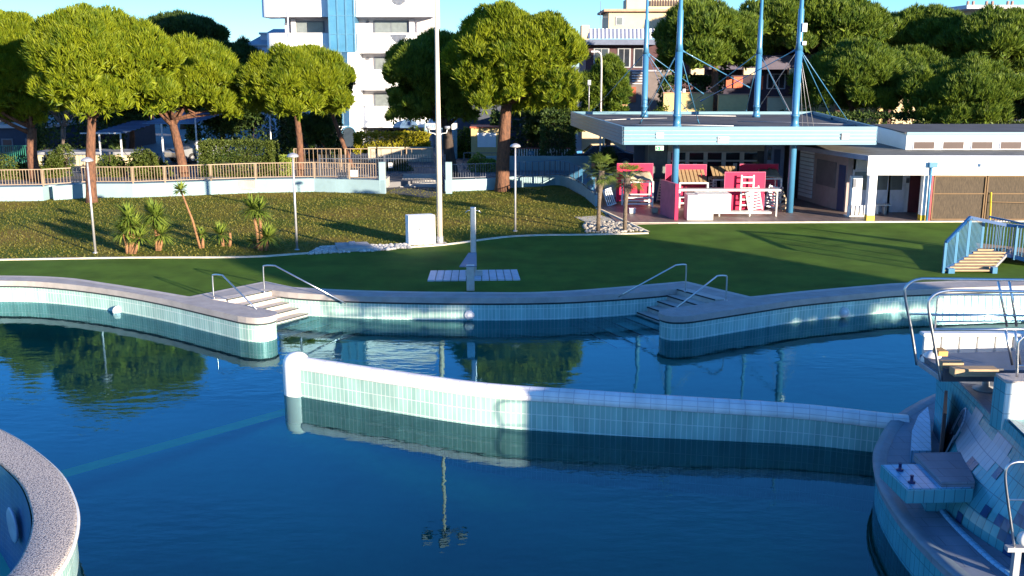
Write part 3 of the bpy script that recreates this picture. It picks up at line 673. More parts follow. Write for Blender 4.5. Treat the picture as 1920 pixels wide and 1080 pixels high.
# fan palms by the kiosk
def fan_palm(base, head, label, seed, R0=.75):
    rg = random.Random(seed); X0, Y0 = G(*base, .03); hX, hZ = V(head[0], head[1], Y0); t = thing('fan_palm', label, 'palm tree', (X0, Y0, .03), 'fan palms by the kiosk')
    mb = MB(); mb.tube([(X0, Y0, 0), (X0+(hX-X0)*.5-.02, Y0, hZ*.5), (hX, Y0, hZ)], [.085, .075, .13], 10); mb.build('trunk', mat('palm_trunk_fibre', (.12, .09, .065), .9, var=.4, scale=14, bump=.8, bscale=40, stretch=(1, 1, .6)), t)
    bl = []; st = MB()
    for k in range(26):
        a = rg.uniform(0, 2*math.pi); e = rg.uniform(-.75, 1.2); d = Vector((math.cos(a)*math.cos(e), math.sin(a)*math.cos(e), math.sin(e)))
        l = R0*rg.uniform(.5, .75); c = Vector((hX, Y0, hZ))+d*l+Vector((0, 0, -.05)); st.tube([(hX, Y0, hZ-.05), tuple(c)], .009, 4)
        s = d.cross(Vector((0, 0, 1))).normalized(); u = s.cross(d).normalized()
        for j in range(13):
            b = (j-6)/6*1.35; dd = (d*math.cos(b)+s*math.sin(b)+u*.12).normalized(); L = .42*rg.uniform(.85, 1.1); w = (s*math.cos(b)-d*math.sin(b))*.018
            tip = c+dd*L+Vector((0, 0, -.10)); mid = c+dd*L*.55; bl.append([c, mid-w, tip, mid+w])
    arr = np.array([[tuple(p-Vector(t.location)) for p in b] for b in bl]); npmesh('fronds', arr, 4, [(0, 1, 2, 3)], palml, t); st.build('leaf_stalks', palml, t)
    # dry skirt
    sk = tufts(np.array([[hX-X0+rg.uniform(-.08, .08), rg.uniform(-.08, .08), hZ-.03-rg.uniform(.05, .4)] for _ in range(90)]), np.tile([[0, 0, -1.]], (90, 1)), .3, .012, 4, .35)
    npmesh('dry_skirt', sk, 4, [(0, 1, 2, 3)], twigm, t)
fan_palm((1121, 435), (1128, 320), 'taller fan palm left of the other, on the pebble bed by the kiosk', 3, .8)
fan_palm((1171, 433), (1177, 333), 'shorter fan palm right of the other, in front of the kiosk carts', 4, .7)
# ---------------------------------------------------------------- blue retaining wall and fence
def fence_run(path, z0, h, m, label, name='fence', spacing=.125, group=None, bw=.022, post=2.0, postm=None, spikes=False, zs=None):
    """path of (x,y[,z])"""
    P = [Vector((p[0], p[1], p[2] if len(p) > 2 else z0)) for p in path]
    t = thing(name, label, 'fence', tuple(P[0]), group)
    rl = MB(); bs = MB(); d = 0
    for a, b in zip(P[:-1], P[1:]):
        L = (b-a).length
        if not spikes: rl.bar(a+Vector((0, 0, h)), b+Vector((0, 0, h)), .045, .04)
        else: rl.bar(a+Vector((0, 0, h*.82)), b+Vector((0, 0, h*.82)), .03, .04)
        rl.bar(a+Vector((0, 0, .08)), b+Vector((0, 0, .08)), .03, .035)
        n = max(1, int(L/spacing))
        for k in range(n):
            p = a+(b-a)*((k+.5)/n); bs.bar(p+Vector((0, 0, .1)), p+Vector((0, 0, h*(1.0 if spikes else .98))), bw, bw)
        npst = max(1, int(round(L/post)))
        for k in range(npst+1):
            if k == npst and b is not P[-1]: continue
            p = a+(b-a)*(k/npst); MB().box(p.x-.03, p.x+.03, p.y-.03, p.y+.03, p.z-.02, p.z+h+.01).build('post', postm or m, t)
    rl.build('rails', m, t); bs.build('balusters', m, t); return t
def wallrun(path, z0, z1, th, m, label, name='garden_wall', loc=None, cap=None, cat='wall'):
    t = thing(name, label, cat, (path[0][0], path[0][1], z0)); mb = MB()
    mb.sweep(path, [(0, z0), (0, z1), (th, z1), (th, z0)]);
    for e, sg in ((0, 1), (-1, -1)):
        a = Vector(path[e][:2]); b = Vector(path[e+1 if e == 0 else e-1][:2]); tt = (b-a).normalized()*sg; nn = Vector((-tt.y, tt.x))*th
        mb.quad((a.x, a.y, z0), (a.x+nn.x, a.y+nn.y, z0), (a.x+nn.x, a.y+nn.y, z1), (a.x, a.y, z1))
    for k in range(len(mb.smooth)): mb.smooth[k] = False
    mb.build('wall_body', m, t)
    if cap: c = MB(); c.sweep(path, [(-.03, z1), (-.03, z1+.05), (th+.03, z1+.05), (th+.03, z1)]); c.build('wall_cap', cap, t)
    return t
g1, g2 = G(82, 377), G(100, 376)
wp1 = [(-30, 47.9), G(-100, 380), g1]; wp2 = [(g1[0], g1[1]+.02), (g1[0]+.01, g1[1]+.75), (g2[0], g2[1]+.75)]
wpath = [(-34, 47.5), G(-100, 380), g1, (g1[0]+.02, g1[1]+.7), (g2[0], g2[1]+.7), (g2[0]+.02, g2[1]), G(170, 371), G(250, 371), G(310, 369), G(480, 362), G(590, 360), G(722, 364)]
# each straight piece extruded so the jog stays crisp
wt = thing('retaining_wall', 'long low light blue retaining wall behind the lawn under the cream fence', 'wall', (*G(-100, 380), 0))
mb = MB(); 
for a, b in zip(wpath[:-1], wpath[1:]):
    mb.quad((a[0], a[1], -.02), (b[0], b[1], -.02), (b[0], b[1], .70), (a[0], a[1], .70))
    mb.quad((a[0], a[1], .70), (b[0], b[1], .70), (b[0], b[1]+1.2, .70), (a[0], a[1]+1.2, .70))
mb.build('wall_body', skyblue, wt)
mb = MB()
for a, b in zip(wpath[:-1], wpath[1:]):
    if abs(a[0]-b[0]) > .3: mb.box(min(a[0], b[0]), max(a[0], b[0]), min(a[1], b[1])+1.2, max(a[1], b[1])+1.25, .2, .69)
mb.build('wall_back', concrete, wt)
fpath = [(p[0], p[1]+.15, .72) for p in [(-34, 47.5), G(-100, 380), g1, G(170, 371), G(250, 371), G(310, 369), G(480, 362), G(590, 360), G(722, 364)]]
fence_run(fpath, .72, .80, creamrail, 'cream baluster fence on the light blue wall behind the lawn', spacing=.135, post=2.3)
w2 = [G(835, 360), G(945, 356), G(965, 352)]
wallrun([(p[0], p[1]) for p in w2], -.02, .62, .25, skyblue, 'short light blue wall between the mast and the forked pine', 'retaining_wall')
fence_run([(p[0], p[1]+.1, .63) for p in [G(838, 360), G(945, 356)]], .63, .78, darkrail, 'dark baluster fence on the short wall left of the forked pine', spacing=.13)
c1 = spline([G(965, 352), G(1010, 350), G(1050, 348), G(1085, 362), G(1116, 388)], 4)
wallrun(c1, -.02, .55, .22, skyblue, 'shaded light blue wall curving along the right edge of the lawn', 'retaining_wall')
fence_run([(p[0], p[1]+.08, .56) for p in c1], .56, .80, poleblue, 'blue railing on the curved wall beside the kiosk terrace', spacing=.16, post=1.6, postm=darkrail)
# long blue wall at road side
wallrun([(V(905, 310, 60)[0], 60.5), (V(1110, 310, 60)[0], 60.5)], .3, 1.15, .2, skyblue, 'light blue wall running behind the forked pine to the canopy', 'retaining_wall')
# entrance gate, posts, spiked fence
for px, lab in ((718, 'square light blue gate post at the end of the cream fence'), (842, 'square light blue gate post right of the tall mast')):
    x, y = G(px, 363); o = MB().box(x-.16, x+.16, y-.16, y+.16, -.02, 1.62).build('gate_post', skyblue, loc=(x, y, 0)); bevel(o); tag(o, lab, 'gate post')
fence_run([(V(600, 330, 57)[0], 57, .3), (V(722, 330, 57)[0], 57, .3), (V(835, 330, 57)[0], 57, .3)], .3, 1.25, darkrail, 'dark spiked iron fence closing the entrance behind the ramp', spacing=.14, spikes=True, post=2.6)
s = MB()
st = thing('entrance_steps', 'wide grey steps rising behind the entrance gate', 'stairs', (V(790, 345, 56)[0], 55.5, 0))
xa, xb = V(755, 340, 56)[0], V(826, 340, 56)[0]
for k in range(7): MB().box(xa+.0, xb, 54.5+k*.32, 54.85+k*.32, -.02, .06+k*.075).build('step', concrete, st)
x0, z0 = V(728, 330, 56.8); 
# small notices on fences
def notice(px0, py0, px1, py1, Y, label, m=white, mark=darkrail, parts=3, th=.02):
    xa, za = V(px0, py0, Y); xb, zb = V(px1, py1, Y); t = thing('notice_board', label, 'sign', ((xa+xb)/2, Y, zb))
    bevel(MB().box(xa, xb, Y-th, Y, zb, za).build('panel', m, t), .004)
    g = MB(); rg = random.Random(int(px0)); w = xb-xa; hh = za-zb
    for k in range(parts):
        z = zb+hh*(.2+.6*(k+.5)/parts); g.box(xa+w*.15, xa+w*rg.uniform(.5, .85), Y-th-.004, Y-th, z-hh*.05, z+hh*.05)
    g.build('lettering', mark, t); return t
notice(657, 319, 671, 331, 51.5, 'white notice fixed on the cream fence near the entrance')
notice(728, 305, 736, 315, 56.9, 'small white notice on the spiked entrance fence')
notice(990, 283, 1001, 291, 63.3, 'blue notice on the white gate beyond the forked pine', m=poleblue, mark=white)
# ---------------------------------------------------------------- lamps
def park_lamp(base, topy, label):
    X0, Y0 = G(*base, .0); _, zt = V(base[0], topy, Y0); t = thing('park_lamp', label, 'street lamp', (X0, Y0, 0), 'park lamps on the lawn edge')
    MB().tube([(X0, Y0, 0), (X0, Y0, zt-.12)], [.045, .032], 10).build('pole', galv, t)
    MB().lathe((X0, Y0, zt-.14), [(.05, -.02), (.20, .0), (.215, .03), (.16, .10), (.05, .145)], 18).build('lamp_head', galv, t)
    MB().lathe((X0, Y0, 0), [(.09, .0), (.09, .03), (.05, .05)], 12).build('base_plate', galv, t)
park_lamp((179, 475), 295, 'mushroom-topped park lamp in front of the left lawn pine')
park_lamp((557, 469), 287, 'mushroom-topped park lamp in front of the rounded pine')
park_lamp((966, 434), 269, 'mushroom-topped park lamp right of the forked pine trunk')
# floodlight mast
X0, Y0 = G(825, 458); t = thing('floodlight_mast', 'tall white floodlight mast rising past the top of the view', 'mast', (X0, Y0, 0))
zt = 10.2
MB().tube([(X0, Y0, .28), (X0, Y0, 4), (X0, Y0, 7), (X0, Y0, zt)], [.105, .10, .075, .05], 14).build('pole', mat('mast_cream', (.50, .44, .36), .5, var=.06), t)
MB().tube([(X0, Y0, .0), (X0, Y0, .30)], .125, 14).build('base_sleeve', greymetal, t)
bevel(MB().box(X0-.22, X0+.22, Y0-.22, Y0+.22, 0, .05).build('base_plate', stonelight, t))
mb = MB(); mb.bar((X0-.75, Y0, zt), (X0+.75, Y0, zt), .08, .08); mb.bar((X0, Y0-.6, zt+.02), (X0, Y0+.6, zt+.02), .08, .08); mb.build('crossbar', darkrail, t)
for dx, dy in ((-.7, 0), (.7, 0), (0, .55), (0, -.55)):
    f = MB().obox((X0+dx, Y0+dy, zt+.2), (.34, .24, .28), .3).build('floodlight', darkrail, t)
for sx in (-1, 1):
    xx, zz = V(822+sx*15, 250, Y0); mb = MB()
    mb.tube([(X0, Y0, zz-.15), (X0+sx*.14, Y0-.05, zz), (X0+sx*.30, Y0-.05, zz+.02), (X0+sx*.34, Y0-.05, zz+.17)], .018, 6); mb.build('bracket', plastic, t)
    MB().lathe((X0+sx*.34, Y0-.05, zz+.14), [(.05, 0), (.10, .05), (.10, .12)], 10).build('loudspeaker', greymetal, t)
# white cabinet
xa, ya = G(767, 461); xb, yb = G(824, 458)
t = thing('electrical_cabinet', 'white rectangular cabinet standing at the foot of the floodlight mast', 'cabinet', (xa, ya, 0))
bevel(MB().prism([(xa, ya), (xb-.14, ya+.28), (xb-.30, ya+.68), (xa-.16, ya+.40)], 0, 1.1).build('body', whitewall, t), .015)
MB().prism([(xa-.03, ya-.03), (xb-.10, ya+.26), (xb-.28, ya+.72), (xa-.2, ya+.42)], -.01, .05).build('plinth', kerbm, t)
# low concrete hatch with slabs
ex_ = Vector((xb-.14-xa, .28, 0)); eu = ex_.normalized()
for k in range(2):
    p0_ = Vector((xa, ya, 0))+eu*(.05+k*ex_.length*.49); p1_ = p0_+eu*(ex_.length*.45); MB().bar((p0_.x, p0_.y-.006, .57), (p1_.x, p1_.y-.006, .57), .012, .92).build('door', whitewall, t)
    q_ = p1_-eu*.08 if k == 0 else p0_+eu*.08
    MB().box(q_.x-.015, q_.x+.015, q_.y-.04, q_.y-.012, .55, .65).build('door_handle', darkrail, t)
    for j in range(4): MB().bar((*(p0_+eu*.12).xy, .85+j*.035), (*(p1_-eu*.12).xy, .85+j*.035), .03, .012).build('vent_slat', greymetal, t)
t = thing('manhole_cover', 'grey concrete hatch slab between the white pebbles', 'hatch', (*G(670, 468), 0))
bevel(MB().prism(gl([(634, 474), (700, 470), (688, 460), (628, 462)]), 0, .14).build('slab', concrete, t), .01)
MB().prism(gl([(655, 468), (668, 467), (665, 462), (654, 463)]), .14, .2).build('lid', greymetal, t)
# ---------------------------------------------------------------- shower at the pool edge
X0, Y0 = G(883, 540)
t = thing('shower_column', 'steel poolside shower column with a sloping foot panel', 'shower', (X0, Y0, 0))
xs, ys = G(884, 520); 
zt = V(887, 388, ys)[1]; xt = V(887, 388, ys)[0]
bevel(MB().box(xt-.09, xt+.09, ys-.05, ys+.05, 0, zt).build('column', steel, t), .03, 3)
mb = MB()
for sx in (-1, 1):
    xq, zq = V(887+sx*14, 396, ys); mb.tube([(xt, ys, zq+.02), (xt+sx*.17, ys, zq+.02), (xt+sx*.24, ys, zq-.05)], .014, 6)
mb.build('shower_heads', steel, t)
bx, by = G(882, 547); zl = V(880, 497, by)[1]
bevel(MB().box(bx-.11, bx+.12, by-.03, by+.09, .03, zl).build('foot_pillar', steel, t), .01)
za = V(880, 474, ys-.1)[1]
mb = MB(); mb.quad((bx-.31, by-.06, zl-.02), (bx+.19, by-.06, zl-.02), (xt+.10, ys-.07, za), (xt-.15, ys-.07, za)); mb.quad((bx-.31, by-.06, zl-.05), (xt-.15, ys-.07, za-.03), (xt+.10, ys-.07, za-.03), (bx+.19, by-.06, zl-.05)); mb.quad((bx-.31, by-.06, zl-.05), (bx+.19, by-.06, zl-.05), (bx+.19, by-.06, zl-.02), (bx-.31, by-.06, zl-.02))
mb.build('sloping_panel', mat('sky_tinted_steel', (.16, .19, .27), .5, .3), t)  # steel panel, its dim sky reflection put into the colour
p = gl([(801, 528), (976, 526), (970, 508), (807, 510)])
t2 = thing('shower_tray', 'pale slatted shower tray on the turf behind the shower column', 'shower tray', (p[0][0], p[0][1], 0))
palemetal = mat('pale_tray', (.45, .48, .56), .5, .2)
for k in range(12):
    u0, u1 = k/12+.004, (k+1)/12-.004; f = lambda a, b, u: (a[0]+(b[0]-a[0])*u, a[1]+(b[1]-a[1])*u)
    MB().prism([f(p[0], p[1], u0), f(p[0], p[1], u1), f(p[3], p[2], u1), f(p[3], p[2], u0)], 0, .05).build('slat', palemetal, t2)
bevel(MB().box(xt-.26, xt+.28, ys-.02, ys+.08, .05, .22).build('tap_box', steel, t), .01)
# handrails at stairs
def handrail(base, topx, topy, bend, end, label, Yend, mwall=None):
    X0, Y0 = G(*base, .03); _, zt = V(base[0], topy, Y0); t = thing('handrail', label, 'handrail', (X0, Y0, .03), 'steel handrails of the pool stairs')
    bxx, bz = V(*bend, Y0-.25); ex, ez = V(*end, Yend)
    pts = spline([(X0, Y0, .0), (X0, Y0, zt-.12), (X0+(bxx-X0)*.15, Y0-.03, zt-.01), (bxx, Y0-.25, bz), ], 4)
    pts += [(ex, Yend, ez)]
    MB().tube(pts, .022, 8).build('rail', steel, t); MB().lathe((X0, Y0, .03), [(.05, 0), (.05, .012), (.03, .02)], 12).build('flange', steel, t)
handrail((401, 560), 399, 514, (417, 516), (484, 583), 'short steel handrail on the left peninsula beside the sunlit stairs', 26.6)
handrail((496, 548), 496, 497, (516, 498), (648, 569), 'long steel handrail running down to the far wall left of the shower', 28.15)
handrail((1361, 563), 1361, 516, (1345, 517), (1265, 580), 'short steel handrail on the right peninsula beside the shaded stairs', 26.9)
handrail((1285, 546), 1285, 495, (1267, 497), (1159, 557), 'long steel handrail running down to the far wall right of the shower', 28.5)
# round wall lamps / inlets
def inlet(px, py, Y, label, ry=0):
    x, z = V(px, py, Y); t = thing('wall_light', label, 'pool light', (x, Y, z), 'round white lights in the pool walls')
    mb = MB(); mb.lathe((0, 0, 0), [(.15, .05), (.15, 0), (.13, -.025), (.09, -.03)], 20, 'Y'); o = mb.build('ring', plastic, t, world=False)
    mb = MB(); mb.lathe((0, 0, 0), [(.09, -.02), (.085, -.035), (.03, -.045)], 16, 'Y'); mb.build('lens', whiteshut, t, world=False); t.rotation_euler = (0, 0, ry); return t
inlet(221, 583, 28.95, 'round white light in the sunlit left pool wall', .45)
inlet(880, 591, 27.98, 'round white light in the far pool wall below the shower', 0)
inlet(1583, 586, 28.28, 'round white light in the right pool wall beside the leafy shadow', -.3)
# ---------------------------------------------------------------- divider wall
cw = gl([(553, 742), (640, 757), (740, 774), (905, 799), (1100, 814), (1300, 824), (1500, 834), (1640, 848), (1700, 853)], WZ)
cpath = spline([(p[0], p[1]) for p in cw], 5)
t = thing('divider_wall', 'curved tiled wall with a rounded white cap dividing the pool', 'wall', (cpath[0][0], cpath[0][1], WZ))
cc = [(p[0], p[1]) for p in cpath]; face = [(p[0], p[1], -.13*max(0, (p[0]-1)/6)) for p in cc[1:]]
mb = MB(); mb.sweep(face, [(0, -4.2), (0, .0)]); mb.sweep(face[::-1], [(-.34, -4.2), (-.34, 0)]); mb.build('tiled_body', TEAL, t)
pr = [(-.02, -.02), (-.035, .02), (-.03, .08), (.01, .15), (.08, .20), (.17, .22), (.26, .20), (.33, .15), (.37, .08), (.375, .02), (.36, -.02)]
mb = MB(); mb.sweep(face, pr); mb.build('cap', WHITET, t)
ex, ey = cc[0]; ex += .02; ey += .2
mb = MB(); mb.lathe((ex, ey, 0), [(.30, -4.2), (.30, .03), (.285, .12), (.24, .21), (.16, .27), (.06, .295), (.01, .30)], 28); mb.build('end_post', mat('white_end_tiles', (.80, .78, .75), .35, var=.04), t)
# ---------------------------------------------------------------- tub at the left (landing basin)
t = thing('round_tub', 'round raised basin with a broad pebbled rim at the lower left', 'basin', (-7.5, 13, WZ))
TW = .60
mb = MB(); mb.sweep(to, [(0, .0), (TW*-1, .0)][::-1]); 
# path runs clockwise (left normal points outward): inner side is negative offset
mb = MB(); mb.sweep(to, [(-.01, -.04), (.0, .0), (-.04, .015), (-TW+.03, .015), (-TW, -.0), (-TW, -.06)]); mb.build('rim', PEB, t)
mb = MB(); mb.sweep(to, [(.03, -.055), (.04, -.045), (.03, -.02), (-.0, -.015)]); mb.build('white_edge_band', plastic, t)
mb = MB(); mb.sweep(to, [(-.03, -4.2), (-.03, -.05)]); mb.build('outer_tiles', TEAL, t)
mb = MB(); mb.sweep(to, [(-TW-.02, -.05), (-TW-.12, -2.4), (-TW-1.2, -2.6)]); mb.build('inner_tiles', TUBT, t)
def fpx(p):
    z = p[2]-CH; d_ = p[1]*cp-z*sp; return 960+FP*p[0]/d_, 540-FP*(p[1]*sp+z*cp)/d_
best = None
for k in range(1, len(to)-1):
    tt_ = (Vector(to[k+1])-Vector(to[k-1])).normalized(); nn_ = Vector((-tt_.y, tt_.x))
    for j in range(60):
        z_ = -.06-j*.03; o_ = -TW-.02-.10*(j*.03/2.4); q_ = (to[k][0]+nn_.x*o_, to[k][1]+nn_.y*o_, z_); e_ = math.dist(fpx(q_), (36, 982))
        if (best is None or e_ < best[0]) and -nn_.x*(-q_[0])+-nn_.y*(-q_[1]) > 0: best = (e_, q_, -nn_)
mb = MB(); mb.lathe((0, 0, 0), [(.27, .0), (.30, .03), (.27, .05), (.18, .03)], 24); lo = mb.build('porthole', palemetal, t, world=False)
lo.location = Vector(best[1])-Vector(t.location)+Vector((best[2].x, best[2].y, 0))*.07; lo.rotation_euler = Vector((best[2].x, best[2].y, 0)).to_track_quat('Z', 'Y').to_euler()
# ---------------------------------------------------------------- island terrace with diving tower (right)
isl = spline([(13, 21.2), (10.6, 20.8), (8.9, 19.75), (7.35, 18.25), (6.42, 16.75), (6.02, 15.8), (5.80, 14.9), (5.68, 13.8), (5.69, 12.8), (5.78, 12.0), (6.1, 10.8), (6.9, 9.4)], 6)
t = thing('diving_terrace', 'curved grey tiled terrace around the diving tower in the pool', 'terrace', (6, 15, WZ))
# path runs counterclockwise seen from above? interior is on the left side
mb = MB(); mb.prism(isl+[(24, 9.4), (24, 21)], -.12, .0); mb.build('deck', TERR, t)
mb = MB(); mb.wall([(p[0]+.0, p[1]) for p in offs(isl, -.04)][::-1], -4.2, -.12, flip=True); mb.build('outer_tiles', TEALD, t)
mb = MB(); mb.sweep(isl, [(-.02, -.02), (-.03, .015), (.1, .025), (.20, .004)]); mb.build('rim_edge', mat('slate_edge', (.13, .17, .21), .5, var=.15), t)
mb = MB(); mb.sweep(isl[22:], [(.66, .0), (.66, .035), (.74, .035), (.74, 0)]); mb.build('edging_strip', PALEBT, t)
mb = MB(); mb.sweep(isl, [(.035, -.13), (.03, -.10), (.0, -.10)]); mb.build('shadow_joint', darkgap, t)
# tower
A = Vector((7.62, 17.3)); B = Vector((7.0, 12.3)); u = (B-A).normalized(); nrm = Vector((u.y, -u.x))
TZ = 1.3
tw = thing('diving_tower', 'tiled diving tower base with dark teal and white tile patterns', 'tower', (A.x, A.y, 0))
Bx = A+u*3.22
mb = MB(); mb.prism([(A.x+.04, A.y), (Bx.x+.04, Bx.y), (Bx.x+7, Bx.y-.8), (16, 17.5)], 0, TZ); mb.build('base_block', TEALD, tw)
C2 = A+u*3.22; MB().prism([(C2.x+.06, C2.y), (B.x+.06, B.y), (B.x+7, B.y-.3), (C2.x+7, C2.y)], 0, 1.42).build('front_block', TEALD, tw)
mb = MB(); mb.prism([(A.x-.02, A.y-.02), (C2.x-.03, C2.y+.02), (15.8, C2.y+.02), (15.8, 17.2)], TZ, TZ+.03); mb.build('top_slab', TERR, tw)
def fpj(p):
    z = p[2]-CH; d_ = p[1]*cp-z*sp; return 960+FP*p[0]/d_, 540-FP*(p[1]*sp+z*cp)/d_
basel = spline([(7.64, 17.4, 0), (7.42, 16.5, 0), (7.1, 15.7, 0), (6.72, 14.9, 0), (6.5, 14.2, 0), (6.5, 13.5, 0), (6.62, 12.9, 0), (6.8, 12.3, 0)], 8)
topl = spline([(7.61, 17.4, 0), (7.5, 16.5, 0), (7.44, 15.7, 0), (7.34, 14.9, 0), (7.24, 14.2, 0), (7.15, 13.5, 0), (7.07, 12.9, 0), (7.0, 12.3, 0)], 8)
Lb = [0]
for a_, b_ in zip(basel[:-1], basel[1:]): Lb.append(Lb[-1]+math.dist(a_, b_))
def wpt(sx, z, off=0):
    k = 0
    while k < len(Lb)-2 and Lb[k+1] < sx: k += 1
    f = (sx-Lb[k])/(Lb[k+1]-Lb[k]); B_ = Vector(basel[k]).lerp(Vector(basel[k+1]), f); T_ = Vector(topl[k]).lerp(Vector(topl[k+1]), f); zt_ = 1.30 if B_.y > 14.1 else 1.42
    h_ = z/1.42; g_ = h_*h_*(3-2*h_); p_ = B_.lerp(T_, g_); return (p_.x-off, p_.y, z)
def wsurf(cells, m, name, off=0):
    mb = MB()
    for (s0, s1, z0, z1) in cells:
        n_ = max(1, round((z1-z0)/.14))
        for q_ in range(n_):
            za_ = z0+(z1-z0)*q_/n_; zb_ = z0+(z1-z0)*(q_+1)/n_; mb.quad(wpt(s1, za_, off), wpt(s0, za_, off), wpt(s0, zb_, off), wpt(s1, zb_, off), uv=[(s1, za_), (s0, za_), (s0, zb_), (s1, zb_)])
    return mb.build(name, m, tw)
def wp(sx, z, off=.004): return wpt(sx, z, off)
NS = int(Lb[-1]/.15)
wsurf([(k*.15, (k+1)*.15, 0, 1.30 if basel[min(len(basel)-1, int(k*.15/Lb[-1]*len(basel)))][1] > 14.15 else 1.42) for k in range(NS)], TEALD, 'side_tiles')
def pattern(rects, m, nm, off):
    for (x0, y0, x1, y1) in rects:
        cells = []
        for i in range(NS):
            for j in range(9):
                z0 = j*.15+.005; c_ = fpj(wpt(i*.15+.075, z0+.075)); 
                if x0 <= c_[0] <= x1 and y0 <= c_[1] <= y1 and z0+.15 < 1.29: cells.append((i*.15, (i+1)*.15, z0, z0+.15))
        if cells: wsurf(cells, m, nm, off)
pattern([(1798, 768, 1842, 868), (1842, 818, 1893, 872)], GREYT, 'pale_tile_pattern', .006)
navyt = tilemat('navy_tiles', (.010, .04, .13), (.013, .05, .16), (.01, .03, .08), .15, .3, .006)
pattern([(1810, 862, 1828, 905), (1846, 940, 1872, 966), (1862, 962, 1896, 990), (1876, 990, 1895, 1012), (1880, 1012, 1910, 1045), (1898, 950, 1930, 985), (1795, 955, 1810, 975), (1868, 872, 1885, 890)], navyt, 'navy_tile_pattern', .012)
def pxwall(px, py):
    best_ = min(((math.dist(fpj(wpt(i*.03, j*.03)), (px, py)), i*.03, j*.03) for i in range(int(Lb[-1]/.03)) for j in range(47)), key=lambda q: q[0]); return best_[1], best_[2]
d0 = pxwall(1766, 842)[0]; d1 = max(pxwall(1783, 842)[0], d0+.62)
mb = MB(); a = wp(d0, 0, .02); b = wp(d1, 0, .02); mb.bar((a[0], a[1], .55), (b[0], b[1], .55), .05, 1.06); dd = mb.build('hatch_door', brownp, tw)
mb = MB(); mb.tube([(wp(d1-.04, .7, .07)), (wp(d1-.03, .12, .07)), (wp(d1-.1, .03, .1))], .015, 6); mb.build('cable', galv, tw)
mb = MB()
arc = [wp((pxwall(1797, 800)[0])+math.cos(th_)*.22, .35+math.sin(th_)*.5+.2, .02) for th_ in [math.pi*k/12 for k in range(13)]]
mb.tube(arc, .02, 6); mb.build('arch_moulding', GREYT, tw)
# pale wedge step
p = gl([(1706, 868), (1708, 830), (1720, 800), (1738, 783), (1742, 810), (1744, 868)]); MB().prism(p, 0, .22).build('wedge_step', PALEBT, t)
# concrete counter (starting board base)
cb = thing('board_plinth', 'tiled cantilevered plinth with two metal bolts beside the tower wall', 'plinth', (6, 14.4, .35))
p = gl([(1651, 871), (1701, 919), (1768, 915), (1712, 867)], .55); q = G(1797, 912, .55)
lp = [p[0], p[1], (p[2][0]+.0, p[2][1]), (p[3][0], p[3][1])]
bevel(MB().prism([p[0], p[1], (6.62, p[1][1]+.04), (7.0, p[0][1]+.1)], .34, .55).build('lower_slab', TEALD, cb), .01)
MB().prism([(p[0][0]+.03, p[0][1]-.03), (p[1][0]+.03, p[1][1]+.04), (6.6, p[1][1]+.08), (6.95, p[0][1]+.05)], .55, .558).build('slab_top', PALEBT, cb)
r1 = gl([(1713, 850), (1766, 905)], .63)
bevel(MB().prism([r1[0], r1[1], (6.66, r1[1][1]+.02), (7.0, r1[0][1]+.05)], .52, .64).build('upper_slab', TERR, cb), .01)
MB().prism([(6.15, 14.0), (6.6, 14.0), (6.7, 14.35), (6.2, 14.35)], 0, .35).build('support', TEALD, cb)
for px, py in ((1687, 882), (1709, 905)):
    bx_, by_ = G(px, py, .56); mb = MB(); mb.lathe((bx_, by_, .56), [(.055, 0), (.055, .015), (.025, .02), (.022, .1), (.028, .1), (.028, .115)], 10); mb.build('bolt', mat('purple_bolt', (.04, .03, .10), .4, .4), cb)
# white block on the tower edge with rail loop
bl = thing('tiled_pedestal', 'sunlit white tiled pedestal on the edge of the diving tower', 'pedestal', (7.25, 14.1, 1.2))
bevel(MB().prism([(7.19, 14.085), (8.8, 14.05), (8.85, 14.45), (7.225, 14.47)], 1.18, 1.97).build('tiled_body', WHITEB, bl), .008)
MB().prism([(7.18, 14.075), (8.8, 14.04), (8.86, 14.46), (7.215, 14.48)], 1.97, 2.0).build('cap_slab', stonecop, bl)
MB().box(7.192, 7.2, 14.095, 14.465, 1.19, 1.96).build('side_tiles', TEALD, bl)
# upper platform on bracket
pf = thing('diving_platform', 'railed steel diving platform with timber treads cantilevered over the pool', 'platform', (6.6, 15.7, 1.7))
PZ = 1.84
nl = G(1763, 716, PZ-.18); fl_ = G(1718, 684, PZ-.18)
plat = [nl, (9.2, nl[1]), (9.3, fl_[1]+.35), (fl_[0], fl_[1])]
bevel(MB().prism([nl, (10, nl[1]), (10, fl_[1]+.5), fl_], PZ-.18, PZ-.09).build('frame', greymetal, pf), .01)
MB().box(nl[0]+.02, 7.62, nl[1]-.05, nl[1]-.005, PZ-.16, PZ+.05).build('front_beam', mat('dark_beam', (.05, .055, .07), .6), pf)
MB().prism([(nl[0]+.05, nl[1]+.03), (9.9, nl[1]+.03), (9.9, fl_[1]+.4), (fl_[0]+.05, fl_[1])], PZ-.09, PZ).build('deck_tray', darkrail, pf)
a = G(1773, 688, PZ+.06); b_ = G(1872, 699, PZ+.06)
bevel(MB().box(a[0], b_[0], b_[1]-.02, b_[1]+.18, PZ, PZ+.12).build('tread', wood, pf), .01)
MB().box(a[0]-.05, b_[0]-.4, b_[1]+.30, b_[1]+.42, PZ, PZ+.14).build('tread', wood, pf)
MB().box(a[0]-.02, b_[0]-.55, b_[1]+.55, b_[1]+.78, PZ+.16, PZ+.24).build('tread', mat('orange_timber', (.40, .22, .06), .6, var=.2), pf)
xw, zw = V(1745, 676, fl_[1]-.1)
o = MB().lathe((0, 0, 0), [(.02, -.18), (.1, -.15), (.15, -.05), (.16, .05), (.1, .15), (.02, .18)], 18).build('roller', plastic, pf, world=False); o.location = (xw-6.6, fl_[1]-.1-15.7, zw-1.7); o.rotation_euler = (R(65), 0, R(30))
